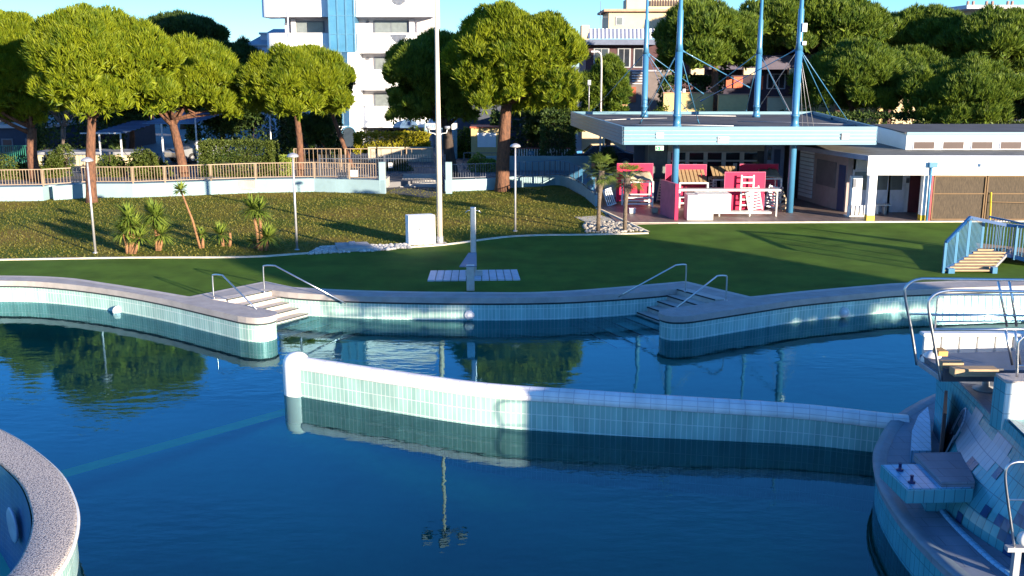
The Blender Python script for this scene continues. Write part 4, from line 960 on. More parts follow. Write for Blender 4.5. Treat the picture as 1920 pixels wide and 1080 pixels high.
# white slide body behind the treads
y1 = fl_[1]+.9; xs0, zs0 = V(1733, 624, y1); xs1, zs1 = V(1733, 688, y1)
mb = MB()
for k in range(8):
    xx = xs0+k*.31; mb.box(xx, xx+.29, y1-.03, y1+.05, zs1, zs0-.052)
mb.box(xs0-.05, xs0+3.4, y1-.10, y1+.10, zs0-.05, zs0+.01)
bevel(mb.build('windscreen_panels', plastic, pf), .02)
mb = MB(); mb.box(8.05, 8.2, nl[1]+.3, nl[1]+.45, TZ+.02, PZ-.16)
mb = MB(); bx_, _ = V(1840, 720, 15.9); mb.lathe((bx_, 15.75, TZ+.03), [(.20, 0), (.20, .02), (.06, .06), (.05, .2), (.12, .31), (.12, .33)], 10); mb.build('bracket', greymetal, pf)
def rloop(pts, r=.022, name='rail'): return MB().tube(pts, r, 8).build(name, steel, pf)
def RZ(px, py, Y): x, z = V(px, py, Y); return (x, Y, z)
Yn, Yf = nl[1], fl_[1]
rloop(spline([RZ(1764, 714, Yn), RZ(1751, 640, Yn), RZ(1741, 575, Yn), RZ(1748, 556, Yn), RZ(1766, 547, Yn), RZ(1800, 545, Yn), RZ(1930, 547, Yn), RZ(2000, 548, Yn)], 6), .024)
rloop([RZ(1752, 618, Yn), RZ(2000, 617, Yn)], .02)
rloop(spline([RZ(1719, 684, Yf), RZ(1709, 620, Yf), RZ(1697, 553, Yf), RZ(1702, 534, Yf), RZ(1722, 524, Yf), RZ(1760, 523, Yf), RZ(1920, 525, Yf), RZ(2000, 526, Yf)], 6), .024)
rloop([RZ(1707, 589, Yf), RZ(1890, 591, Yf)], .016); rloop([RZ(1748, 591, Yn), RZ(1930, 592, Yn)], .016)
rloop([RZ(1871, 524, Yf), RZ(1888, 612, Yf)], .02); rloop([RZ(1892, 524, Yf), RZ(1906, 612, Yf)], .02)
rloop([RZ(1885, 618, Yn), RZ(1898, 684, Yn)], .022); rloop([RZ(1903, 618, Yn), RZ(1913, 684, Yn)], .022)
Yb = Yf+.95
rloop(spline([RZ(1753, 616, Yb), RZ(1757, 570, Yb), RZ(1760, 556, Yb), RZ(1772, 553, Yb), RZ(1850, 553, Yb), RZ(2000, 553, Yb)], 5), .018)
rloop([RZ(1756, 603, Yb), RZ(1990, 601, Yb)], .014)
mb = MB()
for k in range(14):
    px = 1769+k*13.2; mb.tube([RZ(px, 554, Yb), RZ(px-2, 602, Yb)], .006, 5)
mb.build('guard_bars', steel, pf)
# pedestal rail loop and lower rail loop
lr = thing('rail_loop', 'steel rail loop standing on the white tiled pedestal', 'railing', (7.4, 14.3, 2.0))
MB().tube(spline([RZ(1907, 706, 14.25), RZ(1908, 650, 14.25), RZ(1914, 636, 14.25), RZ(1930, 630, 14.25), RZ(2000, 629, 14.25)], 5), .022, 8).build('rail', steel, lr)
MB().tube([RZ(1907, 686, 14.25), RZ(2000, 686, 14.25)], .016, 8).build('cross_rail', steel, lr)
lr = thing('rail_loop', 'steel rail loop in front of the tower wall at the lower right edge', 'railing', (6.6, 12.4, .0))
Yr = 11.95
MB().tube(spline([RZ(1903, 1030, Yr), RZ(1890, 940, Yr), RZ(1885, 890, Yr), RZ(1892, 872, Yr), RZ(1908, 866, Yr), RZ(1930, 866, Yr), RZ(2010, 866, Yr)], 5), .018, 8).build('rail', steel, lr)
MB().tube([RZ(1890, 937, Yr), RZ(2010, 937, Yr)], .013, 8).build('cross_rail', steel, lr)
xx, zz = V(1916, 1012, Yr-.1); MB().lathe((xx+.05, Yr-.1, zz), [(.09, .06), (.10, 0), (.07, -.04), (.01, -.05)], 16, 'Y').build('lamp', plastic, lr)
MB().box(RZ(1885, 1040, Yr)[0], RZ(2000, 1040, Yr)[0], Yr-.05, Yr+.05, zz-.2, zz-.14).build('foot_bar', greymetal, lr)
MB().box(RZ(1900, 1040, Yr)[0], RZ(1912, 1040, Yr)[0], Yr-.04, Yr+.04, 0, zz-.17).build('foot_post', greymetal, lr)
# upper tower sized for its shade, plus an added unseen block; both shade the pool
def UV(u_, v_): return (u_*.748-v_*.664, u_*.664+v_*.748)
ut = thing('upper_diving_tower', 'tall tiled upper diving tower right of the view, unseen and sized for its shade', 'tower', (*UV(18, -1), 0))
MB().prism([UV(17.7, -3), UV(21.2, -3), UV(21.2, .5), UV(17.7, .5)], 0, 4.2).build('tower_block', TEALD, ut)
mb = MB()
for k in range(9): p_ = UV(17.8+.41*k, .4); mb.bar((*p_, 4.2), (*p_, 5.1), .04, .04)
for z in (4.7, 5.1): mb.bar((*UV(17.7, .4), z), (*UV(21.2, .4), z), .05, .05)
mb.build('guard_rail', steel, ut)
ut = thing('added_shade_block', 'narrow unseen tiled block added to shade the divider wall', 'tower', (*UV(14, -3), 0))
MB().prism([UV(12.9, -4), UV(14.8, -4), UV(14.8, -2), UV(12.9, -2)], 0, 3.0).build('shade_block_body', TEALD, ut)
MB().prism([UV(13.3, -3.6), UV(14.8, -3.6), UV(14.8, -2.2), UV(13.3, -2.2)], 3.0, 3.7).build('parapet', WHITEB, ut)  # upper tier of the added shade block
# ---------------------------------------------------------------- footbridge
P0 = Vector((13.72, 31.6, 0)); x1, z1 = V(1838, 468, 33.6); P1 = Vector((x1, 33.6, z1)); x2, z2 = V(1935, 490, 32.6); P2 = Vector((x2, 32.6, z2)); 
x3, z3 = V(2060, 540, 31.6); P3 = Vector((x3, 31.6, z3))
fb = thing('footbridge', 'blue arched footbridge with wooden steps at the right edge of the deck', 'footbridge', (14.5, 31.7, 0))
rp = [P0+Vector((0, 0, .06)), P0.lerp(P1, .5)+Vector((0, 0, .03)), P1, P1.lerp(P2, .5)+Vector((0, 0, .03)), P2, P3]
mb = MB()
for a, b in zip(rp[:-1], rp[1:]): mb.bar(a, b, .07, .13)
mb.build('stringer', bridgeblue, fb)
xt_, zt_ = V(1820, 408, 33.1)
hr = [P0+Vector((0, 0, .98)), Vector((xt_, 33.15, zt_)), P1.lerp(P2, .45)+Vector((0, 0, 1.0)), P2+Vector((0, 0, 1.12)), P3+Vector((0, 0, 1.0))]
mb = MB()
for a, b in zip(hr[:-1], hr[1:]): mb.bar(a, b, .07, .10)
mb.build('handrail', bridgeblue, fb)
def atp(path, u):
    Ls = [(b-a).length for a, b in zip(path[:-1], path[1:])]; T = sum(Ls)*u
    for a, b, L in zip(path[:-1], path[1:], Ls):
        if T <= L: return a+(b-a)*(T/L)
        T -= L
    return path[-1]
bs = MB(); n = 64
for k in range(n):
    uu = (k+.5)/n; a = atp(rp, uu); 
    b = min((atp(hr, v/200) for v in range(201)), key=lambda q: abs(q.x-a.x)+.3*abs(q.y-a.y))
    bs.bar(a, Vector((a.x, a.y, b.z)), .016, .016)
bs.build('balusters', bridgelight, fb)
for uu in (.0, .13, .27, .44, .60, .76):
    a = atp(rp, uu); b = min((atp(hr, v/200) for v in range(201)), key=lambda q: abs(q.x-a.x)); MB().bar(a+Vector((0, 0, -.1)), Vector((a.x, a.y, b.z)), .075, .075).build('post', bridgelight, fb)
for k in range(8):
    uu = k/8; a = P0.lerp(P1, uu); wdt = 1.55-.55*uu; MB().box(a.x+.05, a.x+wdt, a.y-.02, a.y+.24, a.z+.06, a.z+.11).build('step', wood, fb)
mb = MB(); mb.bar((15.3, 31.7, .05), (P1.x+1.05, P1.y, P1.z), .05, .1); mb.build('stringer', greymetal, fb)
MB().box(13.85, 14.05, 31.5, 31.7, 0, .16).build('foot_block', bridgelight, fb); MB().box(15.25, 15.4, 31.5, 31.7, 0, .2).build('foot_block', bridgelight, fb)
mb = MB(); mb.prism([(P1.x, P1.y), (P2.x, P2.y), (P3.x, P3.y), (P3.x, P3.y+1.6), (P1.x+.6, P1.y+1.7)], P1.z-.12, P1.z-.06); mb.build('walkway', wood, fb)
mb = MB(); q = [p+Vector((.9, 1.5, -.1)) for p in (P1, P1.lerp(P2, .5), P2, P3)]
for a, b in zip(q[:-1], q[1:]):
    mb.bar(a+Vector((0, 0, 1.0)), b+Vector((0, 0, 1.0)), .06, .06)
    for k in range(9): c_ = a+(b-a)*k/9; mb.bar(c_, c_+Vector((0, 0, 1)), .02, .02)
mb.build('far_railing', bridgeblue, fb)
# ---------------------------------------------------------------- kiosk canopy
ky = 43.6
def vz(py, Y, px=1400): return V(px, py, Y)[1]
zt, zb = vz(238, ky), vz(272, ky)
cv = thing('kiosk_canopy', 'dark flat canopy roof with light blue fascia hung from four blue masts', 'canopy', (10.2, 50, 0))
FL, FR = V(1170, 240, ky)[0], V(1643, 240, ky)[0]
BL, BR = (V(1072, 208, 57.6)[0], 57.6), (V(1512, 208, 57.6)[0]+.4, 57.6)
poly = [(FL, ky), (FR, ky), BR, BL]
inset = [(FL+.15, ky+.15), (FR-.15, ky+.15), (BR[0]-.15, BR[1]-.15), (BL[0]+.2, BL[1]-.15)]
MB().prism(inset, zb+.12, zt-.14).build('roof_deck', roofing, cv)
def fas(a, b, z0, z1, n=4, m=fasciablue, nm='fascia'):
    mb = MB(); a = Vector(a); b = Vector(b); hgt = (z1-z0)/n
    for k in range(n):
        mb.bar((a.x, a.y, z0+hgt*(k+.5)), (b.x, b.y, z0+hgt*(k+.5)), .12, hgt-.035)
    MB().bar((a.x, a.y, (z0+z1)/2), (b.x, b.y, (z0+z1)/2), .05, z1-z0-.02).build('backing', greymetal, cv)
    mb.bar((a.x, a.y, z1), (b.x, b.y, z1), .13, .03); return mb.build(nm, m, cv)
fas((FL, ky), (FR, ky), zb, zt, 5)
fas((FL, ky), BL, zb, zt, 5); fas((FR, ky), BR, zb, zt, 5); fas(BL, BR, zb, zt, 5)
for (a, b_, c, d) in ((1231, 248, 1244, 259), (1346, 256, 1366, 268), (1578, 250, 1591, 261)):
    xa, za = V(a, b_, ky-.06); xb, zb_ = V(c, d, ky-.06); o = MB().box(xa, xb, ky-.09, ky-.05, zb_, za).build('small_panel', white, cv); MB().box(xa+.04, xa+.09, ky-.096, ky-.09, (za+zb_)/2, za-.04).build('marking', darkrail, o, loc=(0, 0, 0)).location = (0, 0, 0)
MB().box(V(1578, 252, ky)[0]-.03, V(1578, 252, ky)[0], ky-.1, ky-.05, vz(262, ky), vz(250, ky)).build('bracket', darkrail, cv)
# electrical roof items: light ropes on the roof
mb = MB(); zr = zt-.13
for (x0_, y0_, x1_, y1_) in ((4.6, 51, 8, 53), (5.5, 47, 10, 46.2), (11, 50, 16, 47), (6, 56, 12, 55)): MB().tube([(x0_, y0_, zr+.02), ((x0_+x1_)/2, (y0_+y1_)/2+.4, zr+.02), (x1_, y1_, zr+.02)], .018, 5).build('roof_cable', galv, cv)
# masts
zroof = zt-.14
def mast(px_col, px_base, ybase, Y, collar, pxtop, label, below):
    xb_, _ = V(px_base, ybase, Y); t = thing('blue_mast', label, 'mast', (xb_, Y, .045), 'sky-blue masts of the kiosk canopy')
    zc = V(px_base, collar, Y)[1]; lowz = .045
    MB().tube([(xb_, Y, lowz), (xb_, Y, zc-.1)], .155, 16).build('lower_tube', poleblue, t)
    MB().tube([(xb_, Y, zc-.1), (xb_, Y, zc+.25), (xb_, Y, zc+1.6), (xb_, Y, zc+1.65), (xb_, Y, zc+4.6)], [.17, .13, .12, .085, .05], 14).build('upper_tube', poleblue, t)
    MB().lathe((xb_, Y, zroof), [(.21, 0), (.21, .12), (.17, .16), (.155, .5), (.19, .52), (.19, .6), (.155, .62)], 16).build('collar', poleblue, t)
    return t, Vector((xb_, Y, zc))
m1, c1_ = mast(1267, 1269, 232, 44.8, 92, 0, 'front left blue mast of the kiosk canopy', 1)
m2, c2_ = mast(1486, 1490, 232, 44.8, 90, 0, 'front right blue mast of the kiosk canopy carrying a small box', 1)
m3, c3_ = mast(1208, 1208, 212, 54.5, 97, 0, 'rear left blue mast of the kiosk canopy', 1)
m4, c4_ = mast(1418, 1418, 212, 54.5, 97, 0, 'rear right blue mast of the kiosk canopy', 1)
bevel(MB().obox((c2_.x+.14, 44.7, c2_.z+.85), (.2, .18, .36)).build('junction_box', whiteshut, m2), .01)
MB().obox((c2_.x+.16, 44.7, c2_.z+.2), (.16, .2, .16)).build('spotlight', whiteshut, m2)
MB().obox((c1_.x+.25, 44.7, c1_.z-1.75), (.12, .12, .14)).build('spotlight', whiteshut, m1)
MB().bar((c1_.x, 44.7, c1_.z-1.8), (c1_.x+.25, 44.7, c1_.z-1.8), .03, .03).build('spotlight_arm', galv, m1)
def stay(mt, a, b, k=True):
    d = (b-a).normalized(); mb = MB(); mb.tube([a+d*.12, b], .02, 6); mb.tube([a+d*.05, a+d*.55], [.07, .02], 8); mb.tube([b-d*.35, b], [.018, .045], 6); mb.build('stay_rod', poleblue, mt)
def roofp(px, py): x, y = G(px, py, zroof); return Vector((x, y, zroof+.02))
for mt, c, tg in ((m3, c3_, ((1112, 208), (1292, 214), (1345, 180))), (m1, c1_, ((1200, 232), (1445, 168), (1310, 232))), (m4, c4_, ((1282, 205), (1475, 206), (1398, 212))), (m2, c2_, ((1345, 196), (1560, 224), (1592, 231)))):
    for k, q in enumerate(tg):
        if q[1] > 204: b = roofp(*q)
        else: b = Vector((*[V(q[0], q[1], c.y)[0]], c.y+4, V(q[0], q[1], c.y)[1]))
        if q[1] <= 204: # cross stays reach the foot of the neighbouring mast
            pass
        stay(mt, c, b)
# cross stays to roof anchors between masts
mb = MB(); mb.tube([tuple(c3_), (c1_.x, c1_.y, zroof+.3)], .014, 5); mb.tube([tuple(c1_), (c3_.x, c3_.y, zroof+.3)], .014, 5); mb.build('cross_stay', galv, m1)
mb = MB(); mb.tube([tuple(c4_), (c2_.x, c2_.y, zroof+.3)], .014, 5); mb.tube([tuple(c2_), (c4_.x, c4_.y, zroof+.3)], .014, 5)
for dx in (.5, .75, 1.0): mb.tube([tuple(c2_), (c2_.x+dx, c2_.y+.5, zroof)], .010, 5)
mb.build('cross_stay', galv, m2)
# lightning rods on the roof
for (px, py, pt, lab) in ((1104, 210, 155, 'thin floodlight pole on the rear left corner of the canopy roof'),):
    x, y = G(px, py, zroof); zz = V(px, pt, y)[1]; t = thing('roof_light', lab, 'light', (x, y, zroof)); MB().tube([(x, y, zroof), (x, y, zz)], .03, 6).build('pole', galv, t); MB().obox((x, y-.05, zz), (.18, .14, .3)).build('lamp_head', galv, t)
# exit sign
xa, za = V(1229, 270, 43.9); xb, zb_ = V(1244, 283, 43.9)
t = thing('exit_sign', 'green and white emergency exit sign hanging under the canopy', 'sign', ((xa+xb)/2, 43.9, zb_))
bevel(MB().box(xa, xb, 43.87, 43.95, zb_+.02, za).build('panel', white, t), .005)
w_, h_ = xb-xa, (za-zb_)*.6
MB().box(xa+.02, xb-.02, 43.862, 43.87, zb_+.03, zb_+h_).build('green_face', green, t)
mb = MB(); yy = 43.857; z_ = zb_
mb.box(xa+w_*.60, xa+w_*.86, yy, yy+.004, z_+.05, z_+h_-.03)   # door
mb.bar((xa+w_*.2, yy, z_+h_*.8), (xa+w_*.28, yy, z_+h_*.8), .004, .035); mb.bar((xa+w_*.28, yy, z_+h_*.68), (xa+w_*.22, yy, z_+h_*.4), .004, .035)
mb.bar((xa+w_*.22, yy, z_+h_*.42), (xa+w_*.12, yy, z_+h_*.22), .004, .02); mb.bar((xa+w_*.24, yy, z_+h_*.42), (xa+w_*.34, yy, z_+h_*.24), .004, .02); mb.bar((xa+w_*.28, yy, z_+h_*.6), (xa+w_*.42, yy, z_+h_*.5), .004, .02)
mb.build('pictogram', white, t)
# ---------------------------------------------------------------- kiosk body
KY = 50.5
def bx(mb, px0, px1, py0, py1, Y, th=.06, front=True):   # box from pixel rectangle at depth Y
    xa, za = V(px0, py0, Y); xb, zb = V(px1, py1, Y); mb.box(xa, xb, Y, Y+th, zb, za); return mb
ks = thing('kiosk', 'glazed kiosk bar with cream frames under the canopy', 'kiosk', (V(1340, 360, KY)[0], KY, .045))
xa, xb = V(1216, 300, KY)[0], V(1462, 300, KY)[0]; zc = zb
MB().box(xa, xb, KY+.3, KY+5.5, .045, 3.0).build('body', mat('kiosk_interior', (.10, .10, .11), .8), ks)
MB().box(V(1252, 300, KY)[0], V(1432, 300, KY)[0], KY-.05, KY+.29, vz(283, KY), 3.0).build('lintel', mat('beige_panel', (.40, .34, .28), .8), ks)
MB().box(xa, V(1250, 300, KY)[0], KY, KY+.29, .045, 3.0).build('side_panel', mat('grey_green_panel', (.10, .13, .13), .5, var=.2), ks)
mb = MB()
mb.box(V(1434, 300, KY)[0], V(1466, 300, KY)[0], KY-.4, KY+.2, .045, 3.0); mb.build('side_wall', mat('blue_grey_wall', (.22, .27, .42), .8), ks)
bx(MB(), 1440, 1446, 275, 300, KY-.42, .02).build('window', glassdark, ks); bx(MB(), 1452, 1462, 280, 318, KY-.42, .02).build('window', darkblue, ks)
edges = [1252, 1286, 1320, 1354, 1388, 1420]
fr = mat('cream_window_frame', (.50, .46, .44), .6)
for a, b in zip(edges[:-1], edges[1:]):
    f = MB(); 
    for (y0_, y1_) in ((284, 286), (300, 303), (360, 364)): bx(f, a, b, y0_, y1_, KY-.02, .06)
    bx(f, a, a+4, 284, 364, KY-.025, .07); fo = f.build('window_frame', fr, ks)
    p_ = MB(); bx(p_, a+4, b, 286, 300, KY+.06, .01); bx(p_, a+4, b, 303, 362, KY+.06, .01); po = p_.build('pane', glassdark, fo, loc=(0, 0, 0)); po.location = (0, 0, 0)
    po.data.transform(Matrix.Translation(-Vector(ks.location)+Vector(ks.location)))
MB().box(xa, xb, KY-.3, KY, .045, .32).build('plinth', concrete, ks)
for px in (1275, 1300, 1375): o = MB(); bx(o, px, px+6, 306, 330, KY-.06, .03); o.build('poster', white, ks)
# columns' lower part is the masts themselves. white wall fragments left of kiosk
t = thing('sliding_shutter', 'dark blue-grey corrugated shutter at the left side of the kiosk', 'shutter', (V(1205, 330, 52)[0], 52, .045))
mb = MB()
for k in range(14): px = 1188+k*2.2; xk = V(px, 300, 52)[0]; mb.box(xk, xk+.045, 51.95, 52.0, .1, 2.9)
mb.box(V(1188, 300, 52)[0], V(1218, 300, 52)[0], 52.0, 52.1, .1, 2.95); mb.build('panel', mat('blue_grey_shutter', (.06, .08, .14), .5), t)
# ---------------------------------------------------------------- stored furniture under canopy
def board(px0, px1, py0, py1, Y, label, m=pink, th=.06, tilt=0, edge=True):
    xa, za = V(px0, py0, Y); xb, zb = V(px1, py1, Y); zb = max(zb, .05); t = thing('pink_board', label, 'board', ((xa+xb)/2, Y, zb), 'bright pink boards stored under the canopy')
    o = MB().box(xa, xb, Y, Y+th, zb, za).build('panel', m, t); bevel(o, .01)
    if edge: e = MB(); e.box(xa-.02, xa, Y-.01, Y+th, zb, za); e.box(xb, xb+.02, Y-.01, Y+th, zb, za); e.box(xa-.02, xb+.02, Y-.01, Y+th, za, za+.02); e.build('edge_strip', pinkedge, t)
    return t
board(1157, 1222, 307, 378, 47.6, 'pink board behind the shorter fan palm')
board(1249, 1321, 309, 392, 47.2, 'pink board behind the front left blue mast')
board(1388, 1455, 308, 380, 47.9, 'dark pink board at the back, partly hidden, near the right mast')
board(1360, 1431, 323, 397, 45.6, 'brightest pink board in front, with a white ladder before it')
# edge-on board leaning at the left mast
x0_, y0_ = G(1262, 412, .045); t = thing('pink_board', 'narrow pink board seen edge-on in front of the front left mast', 'board', (x0_, y0_, .045), 'bright pink boards stored under the canopy')
zt_ = V(1270, 345, y0_)[1]
MB().prism([(x0_+.06, y0_), (x0_+.17, y0_), (x0_-.2, y0_+1.7), (x0_-.32, y0_+1.7)], .045, zt_).build('panel', mat('dull_pink', (.45, .10, .17), .6), t)
MB().box(x0_+.055, x0_+.2, y0_-.03, y0_-.002, .045, zt_).build('edge_strip', pink, t)
def frame_cart(px0, px1, py0, py1, Y, label, depth=1.1, top='canvas'):
    xa, za = V(px0, py0, Y); xb, zb = V(px1, py1, Y); zb = .05; t = thing('storage_rack', label, 'rack', ((xa+xb)/2, Y, zb), 'white storage racks under the canopy')
    for x in (xa, xb):
        for y in (Y, Y+depth): bevel(MB().box(x-.04, x+.04, y-.04, y+.04, zb, za).build('leg', plastic, t), .008)
    for z in (za-.03, zb+.22, zb+.5):
        for y in (Y, Y+depth): MB().box(xa+.04, xb-.04, y-.03, y+.03, z-.035, z+.035).build('cross_rail', plastic, t)
    for x in (xa, xb): MB().box(x-.03, x+.03, Y+.04, Y+depth-.04, za-.09, za-.02).build('side_rail', plastic, t)
    if top == 'slats':
        for k in range(7): MB().obox((xa+(xb-xa)*(k+.5)/7, Y+depth/2, za+.22), ((xb-xa)/9, depth, .05), M=Matrix.Rotation(R(28), 3, 'X')).build('slat', wood, t)
    else:
        mb = MB(); rg = random.Random(int(px0)); nx, ny = 9, 5; i0 = len(mb.v)
        for i in range(nx):
            for j in range(ny): mb.v.append((xa+(xb-xa)*i/(nx-1), Y+depth*j/(ny-1), za+.05+.28*j/(ny-1)+rg.uniform(-.05, .06)))
        for i in range(nx-1):
            for j in range(ny-1): a = i*ny+j; mb.face((a, a+ny, a+ny+1, a+1), None, True)
        o = mb.build('folded_canvas', towel, t); s_ = o.modifiers.new('thick', 'SOLIDIFY'); s_.thickness = .05
    return t
frame_cart(1172, 1223, 340, 388, 46.0, 'white wheeled rack with folded canvas behind the right fan palm')
frame_cart(1275, 1325, 342, 392, 46.2, 'white rack with slatted lounger frames right of the left blue mast', top='slats')
frame_cart(1432, 1462, 334, 388, 46.4, 'cream covered rack near the front right blue mast')
x0_, y0_ = G(1288, 413, .045); 
t = thing('white_counter', 'white counter box with a projecting top in front of the pink boards', 'counter', (x0_, y0_, .045))
xr = V(1341, 400, y0_)[0]; ztp = V(1300, 366, y0_)[1]
bevel(MB().box(x0_, xr-.08, y0_, y0_+.9, .045, ztp).build('body', plastic, t), .02)
bevel(MB().box(x0_+.45, xr+.7, y0_+.25, y0_+1.1, .35, ztp+.02).build('side_box', plastic, t), .02)
t = thing('folding_table', 'long white folding table across the front of the stored furniture', 'table', (x0_, y0_+.95, .045))
xe = V(1466, 362, y0_+1)[0]
bevel(MB().box(x0_-.35, xe, y0_+1.12, y0_+1.7, ztp+.03, ztp+.10).build('table_top', plastic, t), .01)
for x in (x0_-.2, x0_+1.6, xe-1.3, xe-.15): MB().box(x-.025, x+.025, y0_+1.15, y0_+1.2, .045, ztp+.03).build('leg', plastic, t)
MB().box(V(1332, 404, y0_+.6)[0], V(1452, 404, y0_+.6)[0], y0_+1.12, y0_+1.65, .16, .24).build('lower_shelf', plastic, t)
# ladder
def ladder(px0, px1, py0, py1, Y, label, n=6):
    xa, za = V(px0, py0, Y); xb, _ = V(px1, py1, Y); t = thing('ladder', label, 'ladder', ((xa+xb)/2, Y, .05))
    for x in (xa, xb): MB().box(x-.035, x+.035, Y-.03, Y+.03, .05, za).build('side_rail', plastic, t)
    for k in range(n): z = .3+(za-.4)*k/(n-1); MB().box(xa+.035, xb-.035, Y-.02, Y+.02, z-.035, z+.035).build('rung', plastic, t)
ladder(1391, 1410, 328, 398, 45.35, 'white ladder leaning upright against the brightest pink board')
board(1336, 1362, 352, 396, 46.6, 'small low pink board between the counter and the brightest board')
board(1412, 1449, 340, 392, 46.9, 'pink board standing behind the ladder to its right', m=mat('deep_pink', (.30, .006, .05), .5))
frame_cart(1338, 1384, 336, 390, 46.9, 'white rack with slatted lounger frames behind the folding table', top='slats')
def lounger(px, py, Y, z, label, rz=0):
    x = V(px, py, Y)[0]; t = thing('stacked_lounger', label, 'sun lounger', (x, Y, z), 'folded white loungers in the stores under the canopy'); M_ = Matrix.Rotation(R(rz), 3, 'Y')
    for sx in (-.3, .3): MB().obox(Vector((x, Y, z))+M_@Vector((sx, 0, .55)), (.05, .05, 1.1), M=M_).build('side_rail', plastic, t)
    for k in range(8): MB().obox(Vector((x, Y, z))+M_@Vector((0, 0, .1+k*.13)), (.56, .03, .07), M=M_).build('slat', whiteshut, t)
lounger(1243, 370, 48.2, .05, 'folded white lounger leaning left of the front left mast', 8)
lounger(1333, 370, 47.6, .05, 'folded white lounger upright behind the white counter', -5)
lounger(1444, 370, 45.9, .05, 'folded white lounger leaning beside the cream covered rack', 14)
lounger(1418, 372, 45.3, .05, 'folded white lounger in front of the brightest pink board', -12)
for (px, py, z, m_, lab) in ((1302, 364, 1.15, towel, 'crumpled canvas bundle on the folding table near the counter'), (1350, 364, 1.15, navy, 'dark blue bundle on the middle of the folding table'), (1385, 364, 1.15, plastic, 'white bundle on the folding table beside the ladder')):
    x = V(px, py, y0_+1.4)[0]; o = MB().lathe((0, 0, 0), [(.12, 0), (.2, .04), (.19, .12), (.12, .19), (.03, .21)], 10).build('canvas_bundle', m_, loc=(x, y0_+1.4, ztp+.1)); o.scale = (1.4, .8, 1); o.rotation_euler = (0, 0, .4); tag(o, lab, 'bundle')
# stack of chair/pallet leaning at right mast
t = thing('slatted_pallet', 'weathered slatted pallet leaning by the front right blue mast', 'pallet', (V(1466, 395, 45.2)[0], 45.2, .05))
Mx = Matrix.Rotation(R(-22), 3, 'Y'); c0 = Vector((V(1466, 380, 45.2)[0], 45.2, .58))
for k in range(5): MB().obox(c0+Mx@Vector((0, 0, -.42+k*.21)), (.36, .10, .09), M=Mx).build('slat', plywood, t)
for sx in (-.16, .16): MB().obox(c0+Mx@Vector((sx, .08, 0)), (.06, .06, 1.06), M=Mx).build('runner', plywood, t)
for (px, py, m_, lab) in ((1186, 401, plastic, 'small white crate on the terrace below the canvas rack'), (1228, 400, plywood, 'small grey crate on the terrace left of the edge-on board'), (1290, 398, navy, 'dark blue crate beside the white counter')):
    x, y = G(px, py, .045); o = thing('crate', lab, 'crate', (x, y, .045)); bevel(MB().box(x-.13, x+.13, y, y+.3, .06, .26).build('shell', m_, o), .01); MB().box(x-.15, x+.15, y-.02, y+.32, .26, .29).build('rim', m_, o)
t = thing('blue_bin', 'dark blue bin standing between the racks before the kiosk', 'bin', (V(1236, 372, 48.5)[0], 48.5, .045)); xx = t.location.x
bevel(MB().box(xx-.3, xx+.3, 48.5, 49.0, .045, 1.0).build('body', navy, t), .03); bevel(MB().box(xx-.33, xx+.33, 48.45, 49.05, 1.0, 1.08).build('lid', darkrail, t), .02)
# slatted chair + trolley at left
t = thing('folded_chair', 'white folded slatted chair leaning left of the fan palms', 'chair', (V(1142, 375, 47)[0], 47, .045)); c0 = Vector((t.location.x, 47, .45)); Mx = Matrix.Rotation(R(-20), 3, 'Y')
for k in range(5): MB().obox(c0+Mx@Vector((-.18+k*.09, 0, 0)), (.045, .03, .75), M=Mx).build('slat', whiteshut, t)
MB().obox(c0+Mx@Vector((0, 0, .38)), (.46, .05, .05), M=Mx).build('top_rail', whiteshut, t); MB().obox(c0+Mx@Vector((0, 0, -.38)), (.46, .05, .05), M=Mx).build('bottom_rail', whiteshut, t)
t = thing('hose_trolley', 'metal trolley with a curved handle beside the blue railing', 'trolley', (V(1150, 360, 48)[0], 48, .045)); xx = t.location.x
MB().tube(spline([(xx-.5, 48, .9), (xx-.35, 48, 1.25), (xx-.05, 48, 1.4), (xx+.2, 48, 1.35)], 4), .03, 6).build('handle', galv, t)
MB().box(xx-.4, xx+.2, 47.9, 48.4, .2, .9).build('body', greymetal, t)
MB().lathe((xx-.2, 47.88, .2), [(.15, 0), (.15, .06)], 14, 'Y').build('wheel', rubber, t); MB().lathe((xx+.15, 47.88, .2), [(.15, 0), (.15, .06)], 14, 'Y').build('wheel', rubber, t)
# ---------------------------------------------------------------- changing-room building at right
by = 42.35
bd = thing('changing_building', 'low white changing-room building with clerestory and flat roofs', 'building', (16, 44, .045))
zr1, zr0 = vz(292, by, 1800), vz(328, by, 1800)
xl = V(1628, 300, by)[0]
xl2 = V(1480, 272, 48.5)[0]
MB().prism([(xl, by), (45, by-.5), (45, 58), (14.2, 58), (13.3, 48)], zr1-.12, zr1-.02).build('lower_roof', roofgrey, bd)
MB().prism([(xl-.02, by-.06), (45, by-.56), (45, by-.3), (xl+.25, by+.2)], zr0, zr1).build('fascia', whitewall, bd)
mb = MB(); mb.bar((xl, by, zr1-.1), (13.3, 48, zr1-.1), .1, .2); mb.build('side_fascia', mat('blue_grey_trim', (.2, .24, .33), .6), bd)
